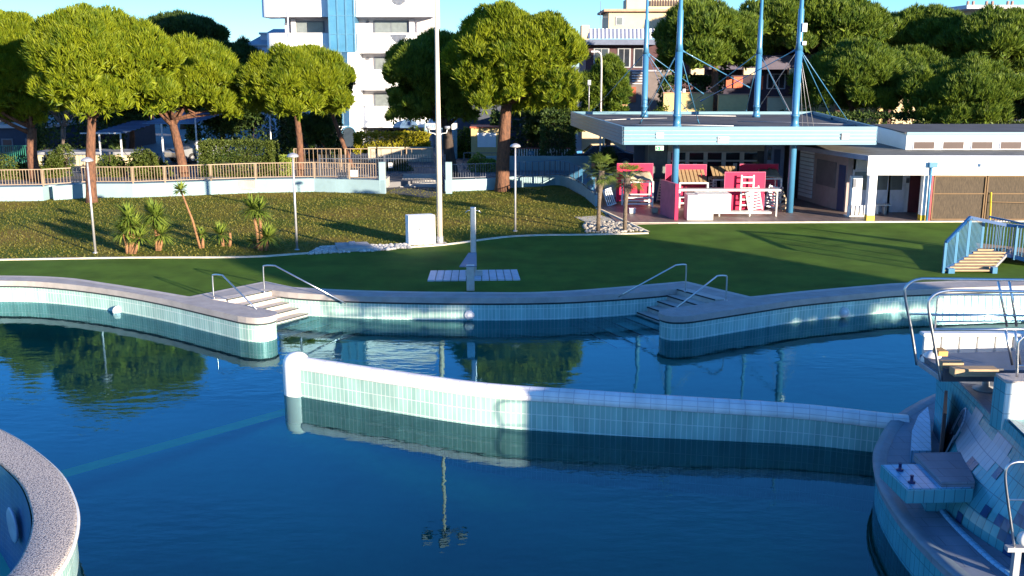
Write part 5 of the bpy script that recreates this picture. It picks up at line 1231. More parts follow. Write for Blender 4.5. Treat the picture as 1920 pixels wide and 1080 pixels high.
# clerestory
cy_ = 45.6; zc0, zc1 = zr1-.02, vz(250, cy_, 1800); xc = V(1700, 260, cy_)[0]
MB().prism([(xc, cy_), (45, cy_), (45, 51), (xc+.3, 51)], zc0, zc1).build('clerestory_wall', whitewall, bd)
MB().prism([(xc-.15, cy_-.12), (45, cy_-.12), (45, 52), (V(1640, 238, 51.5)[0], 52)], zc1, zc1+.05).build('clerestory_roof', roofing, bd)
MB().box(xc-.05, 45, cy_-.14, cy_-.121, zc1-.05, zc1+.06).build('roof_trim', fasciablue, bd)
for px in (1714, 1769, 1823, 1877, 1931):
    xa, za = V(px, 266, cy_-.03); xb, zb_ = V(px+37, 279, cy_-.03); f = MB(); f.box(xa-.03, xb+.05, cy_-.04, cy_-.002, zb_-.03, za+.03); fo = f.build('window_frame', whiteshut, bd)
    p_ = MB().box(xa, xb, cy_-.05, cy_-.042, zb_, za).build('pane', brownp, fo, loc=(0, 0, 0)); p_.location = (0, 0, 0)
# back-left wall of lower building (under canopy)
W0, W1 = Vector((14.85, 44.9)), Vector((13.6, 52.0))
mb = MB(); mb.prism([tuple(W0), (15.2, 44.9), (14.1, 52), tuple(W1)], .045, zr1-.13); mb.build('side_wall', mat('beige_grey_wall', (.30, .24, .24), .8, var=.08), bd)
def onw(u_, off=-.02): p = W0.lerp(W1, u_); return (p.x+off, p.y)
def wpanel(u0, u1, z0, z1, m, nm, th=.03):
    a = onw(u0); b = onw(u1); mb = MB(); mb.bar((a[0], a[1], (z0+z1)/2), (b[0], b[1], (z0+z1)/2), th, z1-z0); return mb.build(nm, m, bd)
wpanel(.02, .10, .05, 2.1, darkblue, 'door'); wpanel(.14, .40, 1.0, 2.15, mat('grey_board', (.14, .13, .14), .7), 'notice_panel'); 
for k in range(13): wpanel(.45, .64, .25+k*.19, .40+k*.19, whiteshut, 'louvre_slat', .06)
wpanel(.66, .80, .05, 2.4, brownp, 'door')
# recess glazed doors
gy = 44.9
MB().box(15.1, V(1740, 350, gy)[0], gy, gy+.2, .045, zr1-.13).build('recess_wall', whiteshut, bd)
dr = mat('pale_door', (.50, .52, .60), .5)
for (a, b) in ((1600, 1628), (1641, 1666), (1668, 1694)):
    mb = MB(); bx(mb, a, b, 318, 398, gy-.05, .04); d_ = mb.build('door', dr, bd); p2 = MB(); bx(p2, a+3, b-3, 322, 356, gy-.06, .01); q = p2.build('pane', glasspale, d_, loc=(0, 0, 0)); q.location = (0, 0, 0)
mb = MB(); bx(mb, 1708, 1727, 322, 405, gy-.06, .05); mb.build('door', mat('dark_red_door', (.09, .02, .03), .5), bd)
mb = MB(); bx(mb, 1700, 1705, 334, 343, gy-.05, .04); mb.build('meter_box', darkrail, bd)
# pillars
def pillar(px0, px1, label_m=whitewall):
    xa = V(px0, 400, by)[0]; xb = V(px1, 400, by)[0]
    p_ = MB().box(xa, xb, by+.0, by+.32, .045, zr0+.01).build('pillar', whitewall, bd); y_ = MB().box(xa-.005, xb+.005, by-.006, by+.325, .045, .28).build('yellow_base', yellowp, p_, loc=(0, 0, 0)); y_.location = (0, 0, 0)
pillar(1626, 1640); pillar(1727, 1737)
xd = V(1738, 400, by-.1)[0]; MB().tube([(xd, by-.12, .05), (xd, by-.12, zr0+.4)], .055, 10).build('downpipe', poleblue, bd)
bevel(MB().box(xd-.12, xd+.22, by-.25, by-.06, zr0+.33, zr0+.55).build('rain_hopper', poleblue, bd), .01)
MB().box(xd+.1, xd+.16, by-.08, by-.02, .05, zr0).build('red_strip', redp, bd)
# mesh gates
sx0 = V(1749, 380, by)[0]
gt = thing('screened_gate', 'wide brown mesh-covered gate with ochre frame on the changing building', 'gate', (sx0+2, by+.05, .05))
for k in range(2):
    xa = sx0+k*2.24; xb = xa+2.2; MB().box(xa, xb, by+.1, by+.12, .1, zr0-.04).build('mesh_panel', screen, gt)
    mb = MB(); mb.box(xa, xb, by+.05, by+.1, .07, .12); mb.box(xa, xb, by+.05, by+.1, zr0-.09, zr0-.04); mb.box(xa, xa+.05, by+.05, by+.1, .12, zr0-.09); mb.box(xb-.05, xb, by+.05, by+.1, .12, zr0-.09); mb.box(xa+.05, xb-.05, by+.06, by+.095, 1.16, 1.20); mb.build('gate_frame', ochre, gt)
MB().box(sx0+4.5, sx0+10, by+.1, by+.12, .1, zr0-.04).build('mesh_panel', screen, gt)
MB().bar((sx0+2.45, by-.05, .05), (sx0+2.4, by-.0, 1.25), .06, .06).build('yellow_post', yellowp, gt)
MB().bar((sx0+2.45, by-.05, .85), (sx0+5.5, by-.05, .78), .03, .03).build('rail', ochre, gt)
# wall sign + lamp
notice(1660, 302, 1684, 311, by-.07, 'long white name plate on the changing building fascia', parts=1)
notice(1844, 306, 1849, 312, by-.5+.2, 'tiny square plate on the right part of the white fascia', m=greymetal, parts=1)
# sign box and benches
t = thing('sign_stand', 'white upright board with a small pictogram beside the corner pillar', 'sign', (V(1603, 395, 43.4)[0], 43.4, .045)); xx = t.location.x
za = V(1600, 330, 43.4)[1]; bevel(MB().box(xx-.26, xx+.24, 43.4, 43.6, .55, za).build('panel', white, t), .01)
MB().box(xx-.2, xx-.03, 43.39, 43.398, za-.5, za-.12).build('pictogram', darkrail, t)
bevel(MB().box(xx-.33, xx+.5, 43.45, 43.9, .05, .1).build('base', plastic, t), .01)
for k in range(5): MB().box(xx-.32+k*.18, xx-.20+k*.18, 43.42, 43.46, .1, .55).build('slat', plastic, t)
def bench(px0, px1, Y, label):
    xa, xb = V(px0, 390, Y)[0], V(px1, 390, Y)[0]; t = thing('bench', label, 'bench', ((xa+xb)/2, Y, .045))
    bevel(MB().box(xa, xb, Y, Y+.4, .42, .47).build('seat', plastic, t), .01)
    for x in (xa+.05, (xa+xb)/2-.25, (xa+xb)/2+.1, xb-.3): MB().box(x, x+.06, Y+.03, Y+.37, .05, .42).build('leg', plastic, t)
bench(1640, 1672, 44.2, 'white bench in the recess before the pale glazed doors')
# ---------------------------------------------------------------- white apartment building
AY = 74.5
ab = thing('apartment_building', 'white apartment block with curved balconies and a blue glass stair shaft', 'building', (V(655, 280, AY)[0], AY, .3))
def vx(px, Y=AY): return V(px, 150, Y)[0]
floors = [(-80, -42), (-7, 31.5), (62, 99.5), (131, 169), (200, 239)]
# core
shade = mat('white_render_shaded', (.42, .40, .42), .85, var=.04)  # darker copy of the white render, balcony shade put into the colour
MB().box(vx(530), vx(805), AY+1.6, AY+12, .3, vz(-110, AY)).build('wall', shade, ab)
for i, (a, b) in enumerate(floors):
    za, zb_ = vz(a, AY), vz(b, AY)
    # right wing parapet
    mb = MB(); mb.prism([(vx(672), AY), (vx(812), AY), (vx(815), AY+2), (vx(672), AY+2)], zb_, za); o = mb.build('balcony', whitewall, ab)
    left = 493 if i < 2 else (500 if i == 2 else 520)
    lx = vx(left); arcp = [(lx+.9-.9*math.cos(th_), AY+.9-.9*math.sin(th_)) for th_ in [math.pi/2*k/6 for k in range(7)]]
    MB().prism(arcp+[(vx(628), AY), (vx(628), AY+2), (lx, AY+3.5)], zb_, za).build('balcony', whitewall, ab)
    MB().box(vx(530), vx(810), AY+.3, AY+1.6, zb_-.02-.02, zb_-.005).build('soffit', mat('grey_soffit', (.25, .25, .30), .9), ab)
def win(px0, py0, px1, py1, Y, parts=2, m=glassdark, fm=darkrail, root=ab):
    xa, za = V(px0, py0, Y); xb, zb_ = V(px1, py1, Y); f = MB(); f.box(xa-.08, xb+.08, Y-.06, Y-.005, zb_-.08, za+.08); fo = f.build('window', fm, root)
    for k in range(parts):
        a = xa+(xb-xa)*k/parts+.03; b = xa+(xb-xa)*(k+1)/parts-.03; p_ = MB().box(a, b, Y-.075, Y-.062, zb_, za).build('pane', m, fo, loc=(0, 0, 0)); p_.location = (0, 0, 0)
WY = AY+1.6
win(546, 42, 607, 64, WY, 2, glasspale); win(702, 41, 764, 64, WY, 2, glasspale); win(703, 109, 764, 134, WY, 2, glasspale); win(703, 177, 764, 206, WY, 2, glasspale); win(560, 109, 610, 134, WY, 2, glasspale); win(560, 177, 610, 206, WY, 2, glassdark); win(560, 240, 620, 275, WY, 3, glassdark)
win(680, 243, 760, 275, WY, 4, glassdark)
# shaft
MB().box(vx(629), vx(674), AY-.5, AY+1.5, .3, vz(97, AY-.5)).build('shaft_wall', whitewall, ab)
MB().box(vx(624), vx(671), AY-.6, AY+1.5, vz(97, AY-.6), vz(-110, AY)).build('glass_shaft', liftglass, ab)
mb = MB()
for px in (624, 639.5, 655, 670): x = vx(px); mb.box(x-.05, x+.05, AY-.66, AY-.601, vz(97, AY-.6), vz(-110, AY))
for py in (-40, -5, 29, 64, 97): z = vz(py, AY-.6); mb.box(vx(624), vx(671), AY-.64, AY-.602, z-.03, z+.03)
mb.build('shaft_frame', liftframe, ab)
mb = MB(); bx(mb, 641, 656, 98, 236, AY-.54, .03); mb.build('glass_strip', mat('deep_glass', (.03, .08, .16), .1), ab)
mb = MB()
for py in (128, 176, 206, 235): bx(mb, 641, 656, py, py+1.5, AY-.57, .02)
bx(mb, 640, 641.5, 98, 236, AY-.57, .02); mb.build('strip_frame', liftframe, ab)
# arch entrance
cxx, zz = V(654, 251, AY-.53); rr = vx(667)-vx(654)
mb = MB(); pts = [(cxx-rr, AY-.56, .3)]+[(cxx-rr*math.cos(th_), AY-.56, zz+rr*math.sin(th_)) for th_ in [math.pi*k/14 for k in range(15)]]+[(cxx+rr, AY-.56, .3)]
i0 = 0; mb.v = list(pts); mb.face(range(len(pts))[::-1]); i1 = len(mb.v); mb.v += [(p[0], AY-.502, p[2]) for p in pts]
for k in range(len(pts)-1): mb.face((k, k+1, i1+k+1, i1+k))
mb.build('arched_door', mat('dark_entrance', (.035, .05, .07), .2), ab)
mb = MB(); mb.tube([(p[0], AY-.57, p[2]) for p in pts], .05, 6); mb.build('arch_frame', liftframe, ab)
# half round grilles
for (px, py) in ((747, 64), (747, -6)):
    mb = MB(); c_x, c_z = V(px, py, AY-.03); Rr = vx(762)-vx(747)
    for k in range(-6, 7): x = k/6.5*Rr; mb.box(c_x+x-.02, c_x+x+.02, AY-.05, AY-.004, c_z-math.sqrt(max(0, Rr*Rr-x*x)), c_z)
    mb.build('balcony_grille', darkrail, ab)
xx, zz = V(766, 240, AY-.7); mb = MB(); mb.v = [(xx-.62*math.cos(th_), AY-.7, zz+.62*math.sin(th_)) for th_ in [math.pi*k/12 for k in range(13)]]; mb.face(range(13)); nn = 13; mb.v += [(xx-.62*math.cos(th_), AY, zz+.62*math.sin(th_)) for th_ in [math.pi*k/12 for k in range(13)]]
for k in range(12): mb.face((k, k+1, nn+k+1, nn+k))
mb.build('awning', mat('dark_blue_awning', (.06, .12, .22), .6), ab)
for px in (553, 775): mb = MB(); bx(mb, px-8, px+2, 36, 66, WY-.3, .2); mb.build('wall_lamp', shade, ab)
for (px, py) in ((536, 45), (689, 41), (772, 42), (689, 110), (676, 178)): mb = MB(); bx(mb, px-3, px+3, py-2, py+2, WY-.12, .1); mb.build('lamp_globe', darkrail, ab)
for i, (a, b) in enumerate(floors):
    MB().box(vx(672), vx(812), AY-.02, AY+.05, vz(a, AY), vz(a, AY)+.04).build('parapet_cap', greymetal, ab); MB().box(vx(560), vx(624), AY-.02, AY+.05, vz(a, AY), vz(a, AY)+.04).build('parapet_cap', greymetal, ab)
for px in (545, 816): x = vx(px); MB().tube([(x, AY-.05, .3), (x, AY-.05, vz(-100, AY))], .05, 6).build('downpipe', whiteshut, ab)
MB().box(vx(735), vx(752), AY+1.3, AY+1.58, vz(133, AY), vz(122, AY)).build('air_conditioner', whiteshut, ab)
# low garden wall, gate and railings in front of it
for (a, b, lab) in ((690, 705, 'shortest cream garden wall panel at the left end of its row'), (708, 758, 'middle cream garden wall panel under the yellow hedge'), (761, 812, 'right cream garden wall panel under the yellow hedge')):
    xa, xb = V(a, 290, 66)[0], V(b, 290, 66)[0]; o = MB().box(xa, xb, 66, 66.2, .3, 1.25).build('garden_wall', mat('cream_wall', (.42, .36, .28), .85), loc=(xa, 66, .3)); tag(o, lab, 'wall'); bevel(o)
fence_run([(V(552, 300, 61)[0], 61, .3), (V(640, 300, 61)[0], 61, .3)], .3, 1.25, creamrail, 'cream railing between the rounded pine and the entrance path', spacing=.25)
fence_run([(V(648, 300, 61.6)[0], 61.6, .3), (V(820, 300, 61.6)[0], 61.6, .3)], .3, 1.2, creamrail, 'thin cream railing in front of the garden wall panels', spacing=.6, bw=.03)
fence_run([(V(120, 330, 59)[0], 59, .3), (V(190, 330, 59)[0], 59, .3)], .3, 1.1, darkrail, 'dark railing behind the fence between the two left pines', spacing=.2)
fence_run([(V(870, 300, 61)[0], 61, .3), (V(940, 300, 61)[0], 61, .3)], .3, 1.0, darkrail, 'thin dark railing behind the silvery shrub', spacing=.9)
# portal
PY = 68
pt = thing('entrance_portal', 'light blue entrance portal with name boards left of the dark pine', 'portal', (V(826, 280, PY)[0], PY, .3))
for px in (799, 854): x = V(px, 260, PY)[0]; bevel(MB().box(x-.11, x+.11, PY-.1, PY+.1, .3, vz(232, PY)).build('post', fasciablue, pt))
MB().box(V(797, 1, PY)[0], V(857, 1, PY)[0], PY-.06, PY+.06, vz(242, PY), vz(240, PY)).build('beam', fasciablue, pt)
for (a, b) in ((797, 818), (841, 857)):
    o = MB(); bx(o, a, b, 231, 243, PY-.14, .06); s_ = o.build('name_board', white, pt); g = MB(); 
    w_ = (b-a)/6
    for k in range(5): bx(g, a+w_*(k+.6), a+w_*(k+1.2), 234, 240, PY-.146, .004)
    q = g.build('lettering', liftframe, s_, loc=(0, 0, 0)); q.location = (0, 0, 0)
o = MB(); 
# yellow garage kiosk
GY = 66
gk = thing('garage_hut', 'small yellow hut with a grey shutter left of the forked pine', 'hut', (V(905, 280, GY)[0], GY, .3))
MB().box(V(881, 1, GY)[0], V(935, 1, GY)[0], GY, GY+2, .3, vz(240, GY)).build('wall', yellowcream, gk)
MB().box(V(879, 1, GY)[0], V(936, 1, GY)[0], GY-.1, GY+2.1, vz(240, GY), vz(237.5, GY)).build('roof', orange, gk)
mb = MB(); bx(mb, 895, 930, 249, 276, GY-.04, .03); mb.build('shutter', whiteshut, gk)
# white gates at street
def vgate(px0, px1, Y, py0, label):
    xa, xb = V(px0, 290, Y)[0], V(px1, 290, Y)[0]; zt_ = V(px0, py0, Y)[1]; t = thing('slatted_gate', label, 'gate', (xa, Y, .3)); mb = MB(); n = int((xb-xa)/.16)
    for k in range(n): x = xa+(xb-xa)*(k+.5)/n; mb.box(x-.035, x+.035, Y-.02, Y+.02, .35, zt_-.04)
    mb.build('slats', plastic, t); MB().box(xa, xb, Y-.03, Y+.03, zt_-.04, zt_+.03).build('top_rail', mat('red_brown_rail', (.3, .07, .06), .6), t); MB().box(xa, xb, Y-.03, Y+.03, .33, .4).build('bottom_rail', plastic, t)
    for x in (xa, xb): MB().box(x-.06, x+.06, Y-.05, Y+.05, .3, zt_+.03).build('post', plastic, t)
vgate(966, 1034, 63.5, 278, 'left white slatted gate beyond the forked pine'); vgate(1037, 1071, 63.5, 278, 'right white slatted gate beside the canopy corner')
# cars
def car(px, Y, label, m, rz=0, L=4.2):
    x = V(px, 290, Y)[0]; t = thing('parked_car', label, 'car', (x, Y, .31), rz=rz)
    prof = [(-L/2, .35), (-L/2, .75), (-L/2+.25, .9), (-L*.28, .95), (-L*.16, 1.38), (L*.16, 1.42), (L*.33, 1.0), (L/2-.1, .85), (L/2, .6), (L/2, .35)]
    mb = MB(); n = len(prof)
    for yy in (-.82, .82): mb.v += [(p[0], yy*(.82 if p[1] > 1.2 else 1), p[1]) for p in prof]
    mb.face(range(n)[::-1]); mb.face(range(n, 2*n))
    for k in range(n): k2 = (k+1) % n; mb.face((k, k2, n+k2, n+k))
    bevel(mb.build('body', m, t, world=False), .05, 3)
    for sy in (-1, 1):
        MB().prism([(0, 0), (.01, 0), (.01, .01)], 0, .001)
        w_ = MB(); w_.v = [(-L*.25, sy*.815, .98), (L*.29, sy*.815, .98), (L*.15, sy*.715, 1.34), (-L*.15, sy*.715, 1.32)]; w_.face((0, 1, 2, 3) if sy < 0 else (3, 2, 1, 0)); w_.build('side_window', glassdark, t, world=False)
        for sx in (-1, 1):
            w_ = MB(); w_.lathe((sx*L*.31, sy*.80-.09, .31), [(.31, 0), (.33, .04), (.33, .14), (.31, .18)], 18, 'Y'); wh = w_.build('wheel', rubber, t, world=False); r_ = MB(); r_.lathe((sx*L*.31, sy*.80-.10, .31), [(.18, 0), (.2, .2)], 12, 'Y'); q = r_.build('rim', galv, wh, world=False)
    return t
car(1130, 62.3, 'dark car parked behind the fan palms by the canopy corner', carpaint)
car(372, 66.5, 'silver car parked under the carport by the leaning pine', silverpaint, R(60))
# curved street lamp
SY = 61; xs_, _ = V(1125, 285, SY); t = thing('street_lamp', 'tall grey street lamp with curved arm left of the blue masts', 'street lamp', (xs_, SY, .3)); zt_ = V(1125, 96, SY)[1]
MB().tube(spline([(xs_, SY, .3), (xs_, SY, zt_*.6), (xs_-.02, SY, zt_-.5), (xs_-.15, SY, zt_-.08), (xs_-.35, SY, zt_)], 4), .055, 8).build('pole', mat('warm_grey_pole', (.40, .37, .36), .5), t)
MB().obox((xs_-.45, SY, zt_-.02), (.35, .2, .1)).build('lamp_head', galv, t)
SY = 62; xs_, _ = V(509, 285, SY); t = thing('street_lamp', 'slim green-grey lamp post between box hedge and rounded pine', 'street lamp', (xs_, SY, .3)); zt_ = V(509, 203, SY)[1]
MB().tube([(xs_, SY, .3), (xs_, SY, zt_)], .05, 8).build('pole', galv, t); MB().obox((xs_-.15, SY, zt_), (.4, .15, .08)).build('lamp_head', galv, t)
SY = 62.6; xs_, _ = V(1132, 262, SY); t = thing('street_lamp', 'short lamp bollard under the canopy corner beside the dark car', 'street lamp', (xs_, SY, .3)); MB().tube([(xs_, SY, .3), (xs_, SY, 2.2)], .06, 8).build('pole', cream, t); MB().lathe((xs_, SY, 2.2), [(.08, 0), (.22, .05), (.2, .1), (.05, .16)], 12).build('lamp_head', galv, t)
# carport
CY = 62
cpo = thing('carport', 'blue slatted carport roof on thin posts behind the left pines', 'carport', (V(300, 270, CY)[0], CY, .3))
xa, za = V(150, 251, CY); xb, zb_ = V(415, 252, CY)
for (px0, px1, pyf, pyb) in ((178, 300, 249, 228), (270, 420, 232, 208)):
    x0_, z0_ = V(px0, pyf, CY); x1_, z1_ = V(px1, pyb, CY+4)
    n = 9
    for k in range(n):
        u = k/n; MB().obox((x0_+(x1_-x0_)*.5+u*1.2-.5, CY+.2+u*4, z0_+.0+u*.55), (x1_-x0_-.6, .30, .03), M=Matrix.Rotation(R(8), 3, 'X')).build('roof_slat', mat('blue_grey_slat', (.05, .08, .15), .5), cpo)
for px, zt2 in ((186, 250), (226, 250), (304, 232), (368, 222)):
    x = V(px, 260, CY)[0]; MB().box(x-.04, x+.04, CY, CY+.08, .3, V(px, zt2, CY)[1]).build('post', whiteshut, cpo)
MB().box(V(150, 251, CY)[0], V(226, 251, CY)[0], CY-.02, CY+.06, V(150, 250, CY)[1]-.04, V(150, 250, CY)[1]+.04).build('beam', whiteshut, cpo)
# houses left
def house(px0, px1, py0, Y, depth, m, label, roofm=None, wins=(), z0=.3, name='house', par=.0):
    xa, xb = V(px0, 200, Y)[0], V(px1, 200, Y)[0]; zt_ = V(px0, py0, Y)[1]; t = thing(name, label, 'house', ((xa+xb)/2, Y, z0)); MB().box(xa, xb, Y, Y+depth, z0, zt_).build('wall', m, t)
    if roofm: MB().box(xa-.2, xb+.2, Y-.2, Y+depth+.2, zt_, zt_+.18).build('roof', roofm, t)
    for w_ in wins: win(*w_[:4], Y, w_[4] if len(w_) > 4 else 1, w_[5] if len(w_) > 5 else glassdark, w_[6] if len(w_) > 6 else darkrail, t)
    return t
house(-60, 82, 240, 68, 6, mat('slate_blue_wall', (.022, .032, .06), .8), 'low slate-blue house behind the far left pine', greymetal, [(5, 262, 25, 285), (50, 262, 70, 280)])
house(100, 215, 215, 74, 8, brownred, 'dark reddish house behind the bare tree', roofing, [(185, 222, 208, 238, 2)])
house(60, 240, 290, 63.5, 2, cream, 'low cream garden building glimpsed between the shrubs', greymetal, [(82, 296, 92, 308), (130, 296, 140, 306)])
h_ = house(468, 520, 85, 98, 8, mat('grey_blue_render', (.42, .45, .55), .85), 'grey house with a chimney left of the white apartment block')
xa, z1_ = V(466, 86, 98); xb = V(522, 86, 98)[0]; mb = MB(); zz = V(485, 72, 98)[1]
mb.v = [(xa-.3, 97.8, z1_), (xb+.3, 97.8, z1_), (xb+.3, 102, zz+.9), (xa+1.5, 102, zz+.9), (xa-.3, 97.8, z1_+.12), (xb+.3, 97.8, z1_+.12), (xb+.3, 102, zz+1.0), (xa+1.5, 102, zz+1.0)]
for f in ((0, 3, 2, 1), (4, 5, 6, 7), (0, 1, 5, 4), (1, 2, 6, 5), (2, 3, 7, 6), (3, 0, 4, 7)): mb.face(f)
rf = mb.build('roof', greymetal, h_)
cxp, cz = V(489, 58, 98); ch = MB().box(cxp-.3, cxp+.3, 99, 99.6, cz-1.6, cz-.3).build('chimney', shade, rf, loc=(0, 0, 0)); ch.location = (0, 0, 0)
c2 = MB().box(cxp-.42, cxp+.42, 98.9, 99.7, cz-.3, cz-.1).build('chimney_cap', greymetal, rf, loc=(0, 0, 0)); c2.location = (0, 0, 0)
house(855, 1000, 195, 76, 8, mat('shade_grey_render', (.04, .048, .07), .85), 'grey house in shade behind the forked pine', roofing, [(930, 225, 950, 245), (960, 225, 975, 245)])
MBs = house(990, 1080, 215, 70, 6, brownred, 'dark brick house between the forked pine and the canopy', roofing, [(1010, 230, 1030, 250, 2), (1045, 230, 1060, 262, 1)])
# building behind masts
HB = thing('terraced_building', 'brick and cream building with a striped blue balcony awning behind the masts', 'building', (V(1200, 200, 82)[0], 82, .3))
Yh = 82
MB().box(V(1100, 1, Yh)[0], V(1330, 1, Yh)[0], Yh, Yh+8, .3, V(1, 84, Yh)[1]).build('wall', brownred, HB)
MB().box(V(1098, 1, Yh)[0], V(1232, 1, Yh)[0], Yh-1.2, Yh, V(1, 84, Yh-1)[1], V(1, 74, Yh-1)[1]).build('balcony_slab', mat('grey_slab', (.10, .12, .18), .8), HB)
aw = MB(); aw2 = MB(); n = 34; x0_, x1_ = V(1102, 1, Yh)[0], V(1228, 1, Yh)[0]
zA, zB = V(1, 54, Yh)[1], V(1, 73, Yh)[1]
for k in range(n):
    a = x0_+(x1_-x0_)*k/n; b = x0_+(x1_-x0_)*(k+1)/n; (aw if k % 2 else aw2).obox(((a+b)/2, Yh-1.0, (zA+zB)/2), (b-a, .04, zA-zB), M=Matrix.Rotation(R(-18), 3, 'X'))
aw.build('awning_light_stripe', whiteshut, HB); aw2.build('awning_dark_stripe', darkblue, HB)
MB().box(V(1090, 1, Yh)[0], V(1104, 1, Yh)[0], Yh-1, Yh+1, V(1, 84, Yh)[1], V(1, 48, Yh)[1]).build('side_pier', cream, HB)
Yu = 88
MB().box(V(1142, 1, Yu)[0], V(1262, 1, Yu)[0], Yu, Yu+6, 9, V(1, 22, Yu)[1]).build('attic_wall', cream, HB)
MB().box(V(1132, 1, Yu)[0], V(1345, 1, Yu)[0], Yu-.5, Yu+6.5, V(1, 22, Yu)[1], V(1, 17.5, Yu)[1]).build('attic_roof', mat('brown_trim', (.35, .22, .15), .8), HB)
MB().box(V(1262, 1, Yu)[0], V(1345, 1, Yu)[0], Yu+.5, Yu+6, 9, V(1, 22, Yu)[1]).build('attic_wall', yellowcream, HB)
win(1156, 33, 1167, 46, Yu, 1, glasspale, greymetal, HB)
MB().box(V(1190, 1, Yu)[0], V(1350, 1, Yu)[0], Yu+6, Yu+9, 9, V(1, -2, Yu+6)[1]).build('penthouse_wall', cream, HB)
mb = MB()
for k in range(26): px = 1222+k*5; xk = V(px, 5, Yu+5.5)[0]; mb.box(xk, xk+.12, Yu+5.5, Yu+5.6, V(1, 9, Yu+5.5)[1], V(1, -1, Yu+5.5)[1])
mb.build('penthouse_railing', brownp, HB)
mb = MB(); 
for (px, p0, p1) in ((1126, 22, 2), (1130, 50, 35)):
    x = V(px, 1, Yu)[0]; mb.bar((x, Yu, V(1, p0+25, Yu)[1]), (x, Yu, V(1, p1, Yu)[1]), .05, .05); mb.bar((x, Yu, V(1, p0+10, Yu)[1]), (x+.6, Yu, V(1, p0+10, Yu)[1]), .04, .04)
mb.build('aerial', darkrail, HB)
win(1160, 92, 1180, 125, Yh, 2, glassdark, greymetal, HB); win(1115, 92, 1140, 125, Yh, 2, glassdark, greymetal, HB); win(1190, 92, 1205, 125, Yh, 1, glassdark, greymetal, HB); win(1380, 92, 1386, 100, Yh, 1, glassdark, greymetal, HB)
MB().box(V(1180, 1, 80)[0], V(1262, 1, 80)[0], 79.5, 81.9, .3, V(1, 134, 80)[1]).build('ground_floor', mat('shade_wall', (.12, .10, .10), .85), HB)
MB().box(V(1178, 1, 80)[0], V(1264, 1, 80)[0], 79.3, 81.9, V(1, 134, 80)[1], V(1, 131, 80)[1]).build('ledge', mat('grey_slab2', (.3, .28, .32), .8), HB)
mb = MB(); bx(mb, 1178, 1192, 163, 192, 79.4, .1); mb.build('orange_door', orange, HB)
for k in range(5):
    mb = MB(); bx(mb, 1185, 1212, 136+k*5, 137.5+k*5, 79.35, .12); mb.build('window_louvre', whiteshut, HB)
# terracotta terrace house centre right
TH = thing('terrace_house', 'dark terraced house with terracotta walls behind the right masts', 'building', (V(1430, 200, 80)[0], 80, .3)); Yt = 80
MB().box(V(1336, 1, Yt)[0], V(1560, 1, Yt)[0], Yt+1, Yt+8, .3, V(1, 60, Yt)[1]).build('wall', mat('dark_plum_wall', (.02, .012, .028), .8, var=.3), TH)
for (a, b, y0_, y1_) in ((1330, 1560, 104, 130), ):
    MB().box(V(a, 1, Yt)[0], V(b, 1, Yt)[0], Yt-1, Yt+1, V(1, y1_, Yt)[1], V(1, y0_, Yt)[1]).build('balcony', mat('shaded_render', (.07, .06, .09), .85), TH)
for (a, b) in ((1296, 1320), (1395, 1416), (1480, 1500)):
    mb = MB(); bx(mb, a, b, 128, 140, Yt-1.05, .5); mb.build('beam_end', cream, TH)
for q_ in ((1362, 1372, 144, 165), (1376, 1392, 144, 165), (1505, 1516, 140, 170), (1422, 1430, 142, 168)): bx(MB(), *q_, Yt+.85, .1).build('terracotta_panel', mat('terracotta_bright', (.45, .10, .05), .8), TH)
win(1368, 88, 1384, 102, Yt+1, 1, glasspale, greymetal, TH); win(1440, 140, 1470, 165, Yt+1, 3, glassdark, greymetal, TH)
MB().box(V(1570, 1, 84)[0], V(1920, 1, 84)[0], 90, 96, .3, V(1, 90, 90)[1]).build('far_wing', mat('dull_brick', (.07, .035, .03), .85), TH)
# cream garden walls of street
def gw(px0, px1, py0, Y, label, m=yellowcream, z0=.3):
    xa, xb = V(px0, 1, Y)[0], V(px1, 1, Y)[0]; zt_ = V(px0, py0, Y)[1]; t = thing('boundary_wall', label, 'wall', (xa, Y, z0)); MB().box(xa, xb, Y, Y+.25, z0, zt_).build('wall_body', m, t); MB().box(xa-.05, xb+.05, Y-.05, Y+.3, zt_, zt_+.07).build('wall_cap', mat('terracotta_cap', (.40, .20, .12), .8), t); return t
gw(1355, 1412, 178, 68, 'cream boundary wall seen between the two right blue masts')
gw(1250, 1345, 175, 69, 'cream boundary wall with plants between the left blue masts')
gw(1450, 1580, 183, 68.5, 'cream boundary wall with climbing twigs right of the front right mast', cream)
gw(1592, 1682, 182, 67.5, 'yellow boundary wall above the dark hedge')
gw(1690, 1748, 180, 67, 'cream gate pier wall beside the low pine trunk', cream)
gw(1095, 1180, 198, 67, 'low stepped cream wall behind the rear left corner of the canopy', cream)
gw(1840, 1905, 222, 66, 'low cream wall under the low spreading pine', cream)
for (px, pw, lab) in ((1320, 12, 'rounded shrub on the wall between the left masts'), (1475, 10, 'climbing shrub on the wall right of the front right mast'), (1440, 9, 'small shrub on the wall between the right masts'), (1560, 13, 'twiggy shrub at the right end of the canopy stays')):
    leafbush('shrub', lab, V(px, 1, 67.2)[0], 67.2, .3, .6, .4, 4.0, hedgel, 700, .09, px, stems=False)
# green fence far left
fence_run([(V(-30, 300, 60)[0], 60, .3), (V(55, 300, 60)[0], 60, .3)], .3, 1.5, greenfence, 'green mesh fence behind the far left pine', spacing=.12, bw=.03)
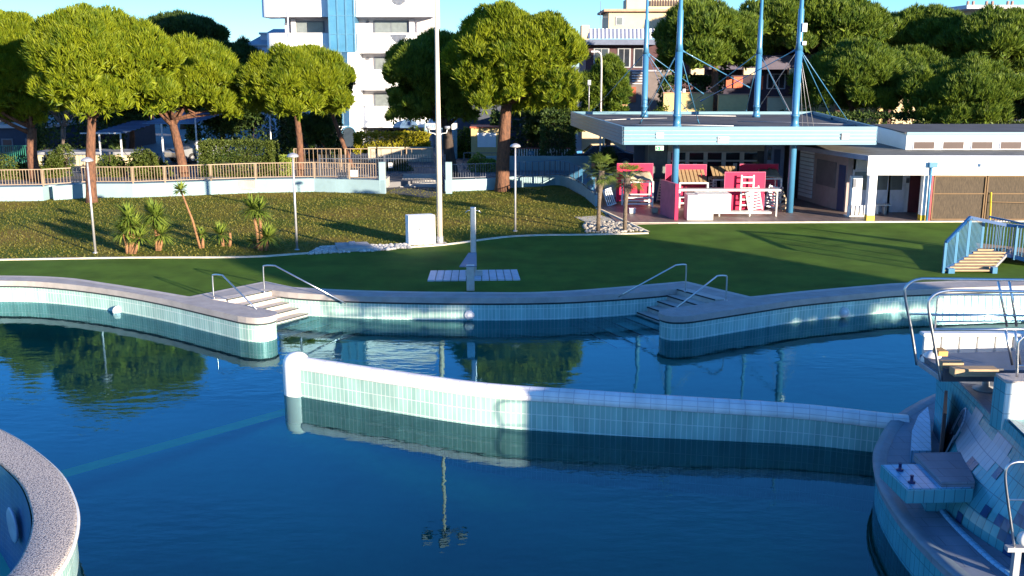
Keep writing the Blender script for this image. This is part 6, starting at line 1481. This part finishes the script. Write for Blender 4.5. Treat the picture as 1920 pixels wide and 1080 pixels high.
# far buildings top right
FBd = thing('far_building', 'pale far building with chimneys above the right pines', 'building', (V(1880, 10, 140)[0], 140, .3))
MB().box(V(1845, 1, 140)[0], V(1990, 1, 140)[0], 140, 150, .3, V(1, 17, 140)[1]).build('wall', cream, FBd)
MB().box(V(1808, 1, 140)[0], V(1995, 1, 140)[0], 139, 151, V(1, 17, 140)[1], V(1, 10, 140)[1]).build('roof', mat('far_grey_roof', (.4, .42, .46), .8), FBd)
for px in (1815, 1825, 1850, 1861, 1890, 1898): MB().box(V(px, 1, 141)[0], V(px+3, 1, 141)[0], 141, 141.4, V(1, 11, 141)[1], V(1, 2, 141)[1]).build('chimney', mat('brown_stack', (.25, .15, .13), .8), FBd)
# ---------------------------------------------------------------- trees right of and behind the viewpoint (cast shade on the deck)
def off_pine(x, y, R0, zbot, Hc, label, seed, r=.3):
    t = thing('pine_tree', label, 'tree', (x, y, 0), 'pines standing behind the viewpoint'); cr, cl = crown_mesh('crown', R0, Hc, seed, pinem, 4500, .6, .09, t, (0, 0, zbot))
    MB().tube([(x, y, -.03), (x+.1, y, zbot*.5), (x, y, zbot+Hc*.4)], [r*1.2, r, r*.6], 10).build('trunk', bark, t)
off_pine(*UV(25.2, -24), 3.9, 6.3, 2.6, 'pine near the entrance behind the diving tower', 101)
off_pine(*UV(17.9, -26), 2.3, 8.3, 1.6, 'slender tall pine nearest the viewpoint in the row behind the view', 103)
off_pine(*UV(21.3, -22), 2.9, 5.9, 2.3, 'second pine from the diving tower in the row behind the view', 102)
# ---------------------------------------------------------------- light, sky, camera
SE = R(9.8); az = Vector((.664, -.748))
w = bpy.data.worlds.new('World'); S.world = w; w.use_nodes = True; nt = w.node_tree
sky = nt.nodes.new('ShaderNodeTexSky'); sky.sky_type = 'NISHITA'; sky.sun_disc = False; sky.sun_elevation = SE
sky.sun_rotation = math.atan2(az.x, az.y); sky.air_density = 1.0; sky.dust_density = .1; sky.ozone_density = 7.0; sky.altitude = 0
nt.links.new(sky.outputs[0], nt.nodes['Background'].inputs[0]); nt.nodes['Background'].inputs[1].default_value = .12
sl = bpy.data.lights.new('sun', 'SUN'); sl.energy = 5; sl.angle = R(.5); sl.color = (1, .84, .62)
so = bpy.data.objects.new('sun', sl); C.objects.link(so)
d = Vector((-az.x*math.cos(SE), -az.y*math.cos(SE), -math.sin(SE))); so.rotation_euler = d.to_track_quat('-Z', 'Y').to_euler(); so.location = (20, -20, 15)
cam = bpy.data.cameras.new('camera'); cam.sensor_width = 36; cam.lens = 36*FP/1920; cam.clip_end = 4000; cam.clip_start = .1
co = bpy.data.objects.new('camera', cam); C.objects.link(co); co.location = (0, 0, CH); co.rotation_euler = (math.pi/2-PT, 0, 0); S.camera = co
S.view_settings.view_transform = 'Standard'; S.view_settings.look = 'None'; S.view_settings.exposure = 1.82; S.view_settings.gamma = 1
S.render.engine = 'CYCLES'
S.cycles.transparent_max_bounces = 16; S.cycles.max_bounces = 8
